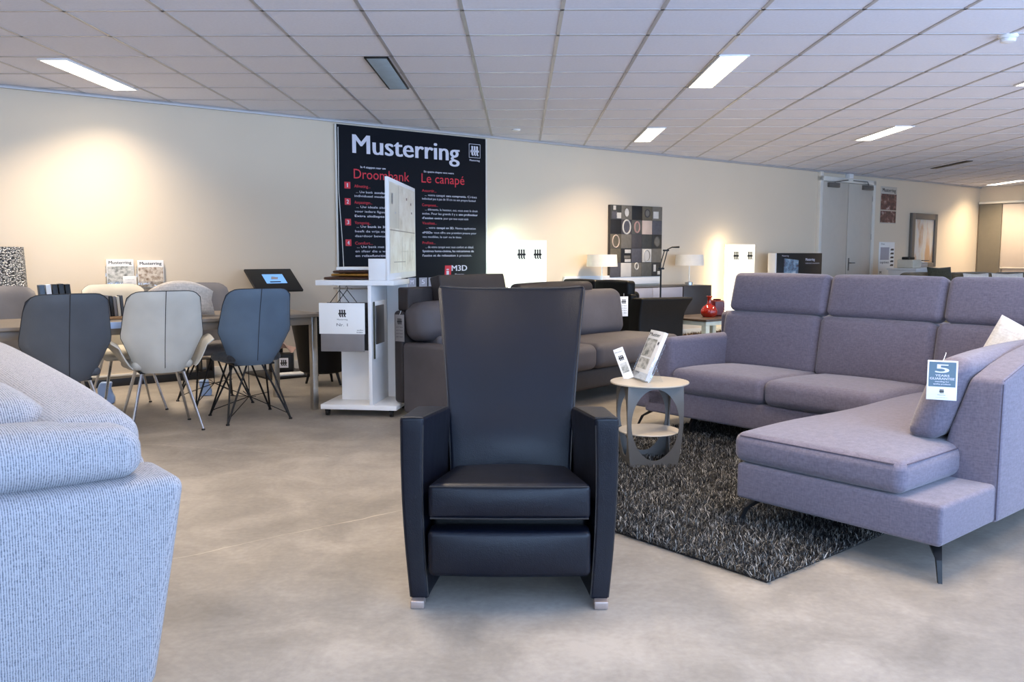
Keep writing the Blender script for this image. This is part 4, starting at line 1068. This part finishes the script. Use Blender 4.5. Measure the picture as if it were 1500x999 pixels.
# ------------------------------------------------------------------ dark brown sofa behind the armchair
MO = Vector((-.885, 6.45, 0)); MR = math.atan2(.75, .66)
MX = Vector((.66, .75, 0)); MY = Vector((-.75, .66, 0))
def ml(x, y, z=0.): return MO + MX * x + MY * y + Vector((0, 0, z))
def brown_sofa():
    t = thing('leather_sofa', 'dark grey-brown leather sofa behind the black armchair', 'sofa', MO, MR)
    MB().box((0, -.86, .03), (.15, 0, .565), r=.03, m=3, n=(2, 5, 4), fn=lambda x, y, z: (x, y * (1 - .02 * (1 - z / .56)), z)).build('armrest', 'brown', t)
    MB().box((.15, -.72, .12), (2.56, -.02, .30), r=.03, m=2, n=3).build('base', 'browntop', t)
    for x0, x1 in ((.155, 1.34), (1.345, 2.60)):
        MB().box((x0, -.84, .305), (x1, -.22, .505), r=.06, m=4, n=(8, 6, 3), puff=(.0, .02, .02)).build('seat_cushion', 'brown', t)
    tl_ = Matrix.Rotation(R(-8), 3, 'X')
    MB().box((.03, -.26, .58), (1.12, -.0, .87), r=.09, m=5, n=(8, 3, 5), puff=(.03, .03, .01), rot=tl_, piv=(0, -.15, .5)).build('backrest', 'brown', t)
    MB().box((1.14, -.26, .47), (2.58, -.0, .90), r=.09, m=5, n=(8, 3, 5), puff=(.03, .03, .01), rot=tl_, piv=(0, -.15, .5)).build('backrest', 'brown', t)
    MB().box((.155, -.24, .40), (1.12, -.03, .62), r=.03, m=3, n=3).build('backrest', 'brown', t)
    MB().box((.0, .0, .10), (2.56, .10, .80), r=.03, m=2, n=3).build('back_panel', 'browntop', t)
    MB().box((.03, -.04, .80), (.45, .08, .975), r=.015, m=2, n=3).build('back_panel', 'browntop', t)
    MB().box((.27, -.16, .875), (1.0, -.05, 1.06), r=.012, m=2, n=3, rot=Matrix.Rotation(R(-14), 3, 'X'), piv=(0, -.1, .9)).build('headrest', 'browntop', t)
    MB().box((1.16, -.15, .86), (2.2, -.02, .975), r=.05, m=4, n=(8, 3, 3), puff=(.02, .02, .01)).build('headrest', 'browntop', t)
    for x, y in ((.25, -.62), (2.4, -.62), (2.4, -.1)): MB().box((x, y, 0), (x + .04, y + .04, .13), r=.003).build('leg', 'steel', t)
brown_sofa()
def swing_tag(label, loc, rz, w, h, mat, txt):
    t = thing('price_tag', label, 'tag', loc, rz)
    MB().box((-w / 2, -.001, 0), (w / 2, .001, h), r=.0004).build('card', mat, t)
    MB().tube([(0, 0, h - .004), (.004, .012, h + .03)], .0012, 5).build('string', 'paper', t)
    l = MB(); logo(l, 0, h * .75, w * .5, -.0016)
    for k in range(4): text(l, txt, -w * .35, h * (.52 - .12 * k), .009, w * .7, -.0016)
    l.build('lettering', 'ink', t, smooth=False)
swing_tag('white price tag hanging on the far end of the brown sofa back', ml(2.655, -.17, .63), R(12), .085, .19, 'paper', 'prijs')
swing_tag('grey price tag hanging on the arm end of the brown sofa near the trolley', ml(-.02, .0, .575), R(-35), .09, .2, 'shell_grey', 'prijs')

# ------------------------------------------------------------------ black leather sofa farther back
def far_sofa():
    # its outer back and the outside of its flared arm face the camera; sitters face +x
    t = thing('leather_sofa', 'black leather sofa with a flared arm, farther back beside the reading lamp', 'sofa', (1.32, 9.7, 0), SROT)
    MB().box((.05, .12, .08), (.78, 1.34, .30), r=.02, m=2).build('base', 'leather_far', t)
    for y0, y1 in ((.19, .72), (.725, 1.26)):
        MB().box((.2, y0, .30), (.79, y1, .46), r=.05, m=4, n=(5, 5, 3), puff=(.01, 0, .02)).build('seat_cushion', 'leather_far', t)
        MB().box((.08, y0, .42), (.26, y1, .80), r=.05, m=4, n=(3, 5, 4), puff=(.02, 0, .0)).build('backrest', 'leather_far', t)
        MB().box((.0, y0 - .03, .71), (.14, y1 - .02, .922), r=.035, m=4, n=(3, 5, 3), puff=(.01, .01, .01)).build('headrest', 'leather_far', t)
    MB().box((.0, .1, .06), (.1, 1.34, .775), r=.03, m=2).build('back_panel', 'leather_far', t)
    def fl(x, y, z):
        q = max(0, (z - .42) / .31); return (x + .15 * q * q * max(0, (x - .3) / .48), y - .04 * q * q, z - .02 * x * q)
    MB().box((.0, -.02, .02), (.78, .17, .735), r=.03, m=3, n=(6, 3, 8), fn=fl).build('armrest', 'leather_far', t)
    MB().box((.0, 1.27, .02), (.78, 1.43, .735), r=.03, m=3, n=(6, 3, 8)).build('armrest', 'leather_far', t)
far_sofa()
def reading_lamp():
    t = thing('reading_lamp', 'slim black reading lamp with a folded double arm behind the black sofa', 'floor lamp', (1.715, 10.62, 0), 0)
    MB().lathe([(.0001, .0), (.09, 0), (.09, .012), (.02, .018), (.0001, .018)], seg=28).build('base', 'blackmetal', t)
    MB().tube([(0, 0, .015), (0, 0, 1.06)], .011, 10).build('pole', 'blackmetal', t)
    a = MB(); a.tube([(-.02, 0, 1.05), (.04, 0, 1.27)], .006, 8); a.tube([(.02, 0, 1.05), (.075, 0, 1.27)], .006, 8)
    a.box((-.035, -.012, 1.04), (.04, .012, 1.062), r=.004); a.box((.02, -.012, 1.262), (.095, .012, 1.282), r=.004); a.build('arm', 'blackmetal', t)
    MB().tube([(.07, 0, 1.28), (.13, 0, 1.31), (.22, 0, 1.312)], [.006, .008, .012], 8).build('lamp_head', 'blackmetal', t)
reading_lamp()

def sideboard():
    t = thing('sideboard', 'anthracite wall-hung sideboard with pale drawer fronts beneath the picture collage', 'sideboard', WP, WROT)
    MB().box((.74, -.50, .34), (2.565, -.001, .774), r=.004).build('carcass', 'graypaint', t)
    MB().box((2.572, -.52, .34), (3.185, -.001, .776), r=.004).build('side_cupboard', 'graypaint', t)
    for a, b in ((.76, 1.34), (1.35, 1.93), (1.94, 2.555)):
        d = MB().box((a, -.515, .62), (b, -.50, .762), r=.003).build('drawer', 'greyfront', t)
        MB().box((a, -.515, .35), (b, -.50, .61), r=.003).build('door', 'graypaint', t)
    o = MB().box((.73, -.045, .80), (2.62, -.006, .93), r=.003).build('wall_panel', 'white'); tag(at(o, WP, WROT), 'low glossy white panel on the wall beneath the picture collage', 'panel')
sideboard()
def table_lamp(s, label, z0=.776, w=.42):
    t = thing('table_lamp', label, 'table lamp', wp(s, .3, z0), WROT, 'white shaded table lamps')
    MB().lathe([(.0001, 0), (.06, 0), (.06, .04), (.012, .05), (.0001, .05)], seg=24).build('base', 'steel', t)
    MB().tube([(0, 0, .05), (0, 0, .36)], .006, 8).build('stem', 'steel', t)
    MB().lathe([(w / 2, .285), (w / 2 - .012, .445), (w / 2 - .016, .445), (w / 2 - .004, .285)], seg=36).build('lamp_shade', 'shade', t)
table_lamp(1.165, 'white shaded table lamp in front of the picture collage corner')
table_lamp(2.94, 'white shaded table lamp on the dark end of the sideboard')
def collage():
    t = thing('wall_art', 'square collage picture of grey tiles and small oval frames on the wall', 'picture', wp(1.56, 0, .905), WROT)
    W, H = 1.05, 1.005
    MB().box((0, -.05, 0), (W, -.002, H), r=.002).build('canvas', 'graypaint', t)
    tones = [(62, 62, 58), (88, 86, 80), (26, 24, 24), (112, 106, 96), (70, 66, 68), (96, 88, 72), (84, 82, 88), (48, 46, 44)]
    mats = [plain('collage_tone', c, .6, var=.12, nscale=30) for c in tones] + [plain('collage_pale', (205, 200, 192), .6), plain('collage_rose', (176, 140, 134), .6), plain('collage_cream', (206, 184, 168), .6)]
    pal = 8
    p = MB(); cols, rows = 5, 5
    grid = [[0, 3, 2, 5, 3], [2, 4, 1, 10, 6], [5, 3, 4, 0, 7], [5, 2, 6, 1, 3], [6, 8, 3, 1, 7]]
    cw, ch = W / cols, H / rows
    for r in range(rows):
        for c in range(cols):
            x0, z1 = c * cw, H - r * ch
            p.box((x0 + .002, -.054, z1 - ch + .002), (x0 + cw - .002, -.050, z1 - .002), r=.001, mat=grid[r][c])
    def ring(cx, cz, a, b, wd, mat, fill=None):
        n = 24; pts = [(cx + a * math.cos(2 * math.pi * k / n), -.056, cz + b * math.sin(2 * math.pi * k / n)) for k in range(n)]
        p.tube(pts, wd, 6, mat, closed=True)
        if fill is not None: p.add([(q[0], -.0552, q[2]) for q in pts], [list(range(n))], fill)
    def cell(c, r): return ((c + .5) * cw, H - (r + .5) * ch)
    for c, r, a, b, wd, m_, f_ in ((1, 0, .05, .065, .008, 3, 8), (3, 0, .05, .055, .008, 4, 3), (1, 1, .075, .095, .012, 8, 6), (2, 1, .05, .075, .012, 9, 3), (0, 2, .065, .085, .008, 10, 5), (3, 3, .07, .085, .012, 8, 3), (4, 2, .055, .07, .008, 1, 3), (2, 4, .035, .045, .01, 8, 3)):
        x, z = cell(c, r); ring(x, z + (.05 if (c, r) == (2, 4) else 0), a, b, wd, m_, f_)
    for c, r, dx, dz, w, h, m_ in ((0, 0, -.03, -.04, .10, .1, 6), (0, 0, .055, -.045, .09, .08, 8), (0, 0, -.03, .06, .05, .06, 8), (4, 0, -.03, -.02, .11, .10, 8), (3, 3, 0, 0, .19, .19, 8), (1, 3, .03, .06, .12, .05, 8), (1, 3, .02, -.02, .12, .04, 3), (1, 3, .03, -.07, .12, .04, 8), (4, 4, -.04, .02, .05, .1, 8), (4, 4, .05, -.05, .06, .05, 8)):
        x, z = cell(c, r); x += dx; z += dz; p.box((x - w / 2, -.0565, z - h / 2), (x + w / 2, -.0535, z + h / 2), r=.001, mat=m_)
    x, z = cell(3, 3); ring(x, z, .06, .08, .008, 3, 6)
    p.build('collage_print', mats, t)
collage()

def lightbox(name, label, s0, s1, z1, d, mat, tube, marks, col, e):
    t = thing(name, label, 'lightbox', wp(s0, d, 0), WROT)
    W = s1 - s0
    MB().box((0, 0, .04), (W, .05, z1), r=.004).build('housing', mat, t)
    MB().box((.01, -.006, .06), (W - .01, -.001, z1 - .01), r=0).build('lit_panel', mat, t)
    MB().box((-.02, -.08, 0), (W + .02, .12, .04), r=.004).build('foot', 'white', t)
    MB().tube([(.03, .10, .3), (.03, .10, z1 - .01)], .014, 8).build('lamp_tube', tube, t)
    l = MB()
    for x in marks: logo(l, x, z1 - .175, .12, -.008)
    l.build('emblem', 'ink', t, smooth=False)
    L = bpy.data.lights.new('tube_glow', 'POINT'); L.energy = e; L.color = col; L.shadow_soft_size = .08
    o = bpy.data.objects.new('tube_glow', L); COL.objects.link(o); o.location = wp(s0 + .08, d - .14, z1 - .02)
lightbox('lightbox_sign', 'glowing cool white lightbox with two black emblems behind the brown sofa', -.36, .19, 1.40, .30, 'lightbox', 'tubec', (.135, .395), (.80, 1., .84), 1.6)
lightbox('lightbox_sign', 'glowing warm white lightbox with two black emblems behind the corner sofa', 3.88, 4.50, 1.38, .30, 'lightboxw', 'tubew', (.14, .485), (1., .82, .54), 1.6)

def coffee_table():
    t = thing('coffee_table', 'low table with dark top and pale green legs behind the corner sofa', 'table', (2.21, 10.3, 0), WROT)
    MB().box((-.02, -.02, .425), (1.0, .72, .45), r=.004).build('tabletop', 'darktop', t)
    f = MB(); f.box((0, 0, .375), (.98, .03, .424), r=.003); f.box((0, .67, .375), (.98, .70, .424), r=.003); f.box((0, .03, .375), (.03, .67, .424), r=.003); f.box((.95, .03, .375), (.98, .67, .424), r=.003); f.build('apron', 'tint', t)
    for x in (0, .91):
        for y in (0, .63): MB().box((x, y, .0), (x + .07, y + .07, .375), r=.004).build('leg', 'tint', t)
    q = lambda x, y: Vector((2.21, 10.3, .45)) + U * x - NV * y
    o = thing('bottle_vase', 'red glass bottle vase with a narrow neck on the low table', 'vase', q(.42, .30))
    MB().lathe([(.0001, 0), (.075, 0), (.10, .03), (.105, .075), (.08, .125), (.03, .16), (.022, .2), (.024, .235), (.04, .255), (.034, .258), (.018, .235), (.0001, .2)], seg=28).build('glass_body', 'redglass', o)
    o = thing('square_vase', 'dark red square vase beside the red bottle vase', 'vase', q(.62, .34), .3)
    MB().box((-.075, -.075, 0), (.075, .075, .2), r=.02, m=3).build('body', 'darkred', o); MB().lathe([(.045, .2), (.05, .215), (.04, .215), (.035, .2)], seg=20).build('rim', 'darkred', o)
coffee_table()

def totem():
    t = thing('display_screen', 'black display board with a dusk picture behind the corner sofa headrest', 'display', wp(4.93, .4, 0), WROT)
    W = 1.255
    MB().box((-.03, 0, .05), (W, .14, 1.245), r=.003).build('housing', 'white', t)
    MB().box((-.0, -.016, .08), (W, -.001, 1.245), r=.002).build('screen_panel', 'black', t)
    p = MB(); p.quad((.18, -.0168, .72), (.58, -.0168, .72), (.58, -.0168, 1.13), (.18, -.0168, 1.16)); p.build('picture', 'cityphoto', t, smooth=False)
    l = MB(); text(l, 'Musterring', .12, 1.19, .025, .18, -.0172); text(l, 'Musterring', .78, 1.12, .045, .26, -.0172, 0, True); text(l, 'Individuele woonideeën', .78, 1.07, .02, .4, -.0172)
    for k in range(5): text(l, 'voor uw interieur', .80, 1.03 - .045 * k, .016, .32, -.0172, 1)
    l.build('lettering', ['lilac', 'graypaint'], t, smooth=False)
totem()
def wall_papers():
    t = thing('wall_poster', 'narrow poster with dark furniture photographs beside the double door', 'poster', wp(8.72, 0, 1.81), WROT)
    MB().box((0, -.006, 0), (.59, -.0005, .70), r=.001).build('sheet', 'door', t)
    p = MB(); p.quad((.01, -.0066, .26), (.58, -.0066, .26), (.58, -.0066, .56), (.01, -.0066, .56)); p.quad((.01, -.0066, .02), (.58, -.0066, .02), (.58, -.0066, .24), (.01, -.0066, .24)); p.build('picture', 'redphoto', t, smooth=False)
    l = MB(); text(l, 'Musterring', .06, .60, .07, .48, -.007, 0, True); l.build('lettering', 'ink', t, smooth=False)
    t = thing('price_list', 'white price list with a column of small sofa icons beside the double door', 'price list', wp(8.74, 0, .80), WROT)
    MB().box((0, -.006, 0), (.57, -.0005, .66), r=.001).build('sheet', 'paper', t)
    l = MB(); l.quad((.05, -.0066, .32), (.37, -.0066, .32), (.37, -.0066, .56), (.05, -.0066, .56), 1)
    for k in range(6): z = .50 - .075 * k; l.quad((.44, -.0068, z), (.54, -.0068, z), (.54, -.0068, z + .035), (.44, -.0068, z + .035), 0); l.quad((.42, -.0068, z), (.45, -.0068, z), (.45, -.0068, z + .022), (.42, -.0068, z + .022), 0)
    text(l, 'Zitten', .06, .61, .03, .14, -.0068); text(l, 'opties', .05, .255, .045, .32, -.0068, 0, True); text(l, 'M', .05, .05, .06, .06, -.0068, 0, True)
    l.build('lettering', ['ink', 'greyfront'], t, smooth=False)
    t = thing('framed_picture', 'wide grey frame with a pale yellow and orange abstract on the wall', 'picture', wp(9.85, 0, .97), WROT)
    f = MB(); W, H = 1.03, 1.07
    for a, b in (((0, 0), (.13, H)), ((W - .1, 0), (W, H)), ((.13, 0), (W - .1, .09)), ((.13, H - .12), (W - .1, H))): f.box((a[0], -.06, a[1]), (b[0], -.005, b[1]), r=.008, m=2)
    f.build('frame', 'sideleg', t); MB().box((.12, -.03, .08), (W - .09, -.01, H - .11), r=.001).build('picture', 'abstract', t)
wall_papers()
def counter():
    t = thing('counter', 'white counter in front of the wall beside the double door', 'counter', wp(7.92, 1.15, 0), WROT)
    MB().box((0, 0, 0), (1.06, .5, .95), r=.005).build('cabinet', 'white', t); MB().box((-.02, -.02, .95), (1.08, .52, .98), r=.004).build('worktop', 'white', t)
    o = thing('desk_printer', 'pale desk printer standing on the white counter', 'printer', wp(8.02, 1.05, .981), WROT)
    MB().box((0, 0, 0), (.30, .3, .15), r=.02, m=2).build('body', 'shell_cream', o); MB().box((.08, .12, .15), (.29, .26, .20), r=.015, m=2).build('lid', 'black', o)
    o = thing('paper_tray', 'stack of bent white papers beside the printer on the counter', 'papers', wp(8.34, 1.0, .981), WROT)
    b = MB()
    for k in range(4): b.box((.02 * k, 0, .002 + .03 * k), (.3, .2, .012 + .03 * k), r=.002, n=(6, 1, 1), fn=lambda x, y, z, k=k: (x, y, z + .05 * max(0, .15 - x) * k))
    b.build('sheets', 'paper', o); MB().box((.15, .02, .125), (.4, .2, .14), r=.003).build('folder', 'graypaint', o)
counter()
def lounge():
    # khaki sofa far off; only its top shows over the corner sofa
    o0 = Vector((6.15, 13.2, 0)); rz = R(6); t = thing('lounge_sofa', 'khaki sofa far off, its top showing above the corner sofa headrests', 'sofa', o0, rz)
    MB().box((0, 0, .1), (2.4, .9, .42), r=.05, m=3, n=3).build('base', 'khaki', t)
    for k in range(3): MB().box((.02 + .79 * k, -.02 + .6, .42), (.79 + .79 * k, .9, .93), r=.09, m=4, n=(5, 3, 4), puff=(.01, .04, .015)).build('back_cushion', 'khaki', t)
    for k in range(3): MB().box((.02 + .79 * k, 0, .42), (.79 + .79 * k, .62, .485), r=.03, m=3, n=4, puff=(0, 0, .01)).build('seat_cushion', 'khaki', t)
    q = lambda x, y, z: o0 + Matrix.Rotation(rz, 3, 'Z') @ Vector((x, y, z))
    for x, y, z, m_, lab, w, h, rr in ((.52, .44, .58, 'green', 'dark olive pillow topmost on the far khaki sofa', .40, .46, 0), (1.15, .44, .50, 'whitelinen', 'first off-white pillow on the far khaki sofa, beside the olive pillow', .46, .44, .1), (1.66, .44, .50, 'whitelinen', 'second off-white pillow on the far khaki sofa, before the grey curtain', .5, .44, -.1), (2.24, .44, .50, 'green', 'olive pillow on the far khaki sofa in front of the white curtain', .5, .45, .1)):
        pillow('scatter_pillow', lab, m_, q(x, y, z), (R(-14), 0, rz + rr), w, h, .16)
lounge()
def right_wall_things():
    # panels hang in the plane of the far side wall
    rz = WROT - R(90)
    def P(d, x, z): return wp(S1 - x, d, z)
    def panel(name, lab, cat, d0, d1, z0, z1, mat, off):
        t = thing(name, lab, cat, P(d0, off, z0), rz)
        n = 6; W = d1 - d0
        MB().box((0, -.006, 0), (W, .006, z1 - z0), r=.002, n=(12, 1, 1), fn=lambda x, y, z: (x, y + .006 * math.sin(x * 9), z)).build('cloth', mat, t)
        MB().box((0, -.012, -.02), (W, .012, 0), r=.003).build('weight_bar', 'frame', t)
    panel('panel_curtain', 'grey sliding panel curtain at the corner of the far wall', 'curtain', .03, .50, .6, 2.31, 'curtain_grey', .05)
    panel('panel_curtain', 'white sliding panel curtain over the far window', 'curtain', .51, 1.6, .95, 2.29, 'curtain_white', .05)
    t = thing('curtain_rail', 'pale curtain rail above the grey and white panel curtains', 'curtain rail', P(.02, .06, 2.31), rz); MB().box((0, -.03, 0), (2.2, .05, .05), r=.004).build('rail', 'frame', t)
    w = MB().box((S1 - .03, -3.0, .5), (S1 - .002, -.55, 2.3), r=.004); o = w.build('window_12', 'curtain_white'); struct(at(o, WP, WROT))
right_wall_things()

# ------------------------------------------------------------------ world, camera, view
w = bpy.data.worlds.new('World'); scn.world = w; w.use_nodes = True
bg = w.node_tree.nodes['Background']; bg.inputs[0].default_value = (.62, .78, 1., 1); bg.inputs[1].default_value = 1.

cam = bpy.data.cameras.new('Camera'); co = bpy.data.objects.new('Camera', cam); COL.objects.link(co)
cam.sensor_fit = 'HORIZONTAL'; cam.sensor_width = 36.; cam.lens = 1270. / 1500 * 36; cam.clip_start = .05; cam.clip_end = 200
th, ps = math.atan(126.5 / 1270), math.atan(12 / 1270)
fw = Vector((-math.sin(ps) * math.cos(th), math.cos(ps) * math.cos(th), -math.sin(th)))
co.location = (0, 0, CAMH); co.rotation_euler = fw.to_track_quat('-Z', 'Y').to_euler()
scn.camera = co
scn.view_settings.view_transform = 'Standard'; scn.view_settings.look = 'None'
scn.view_settings.exposure = .30; scn.view_settings.gamma = 1.; scn.view_settings.use_curve_mapping = False
scn.cycles.use_denoising = True
scn.cycles.max_bounces = 8; scn.cycles.diffuse_bounces = 4; scn.cycles.glossy_bounces = 4; scn.cycles.transparent_max_bounces = 12
scn.cycles.sample_clamp_indirect = 6.
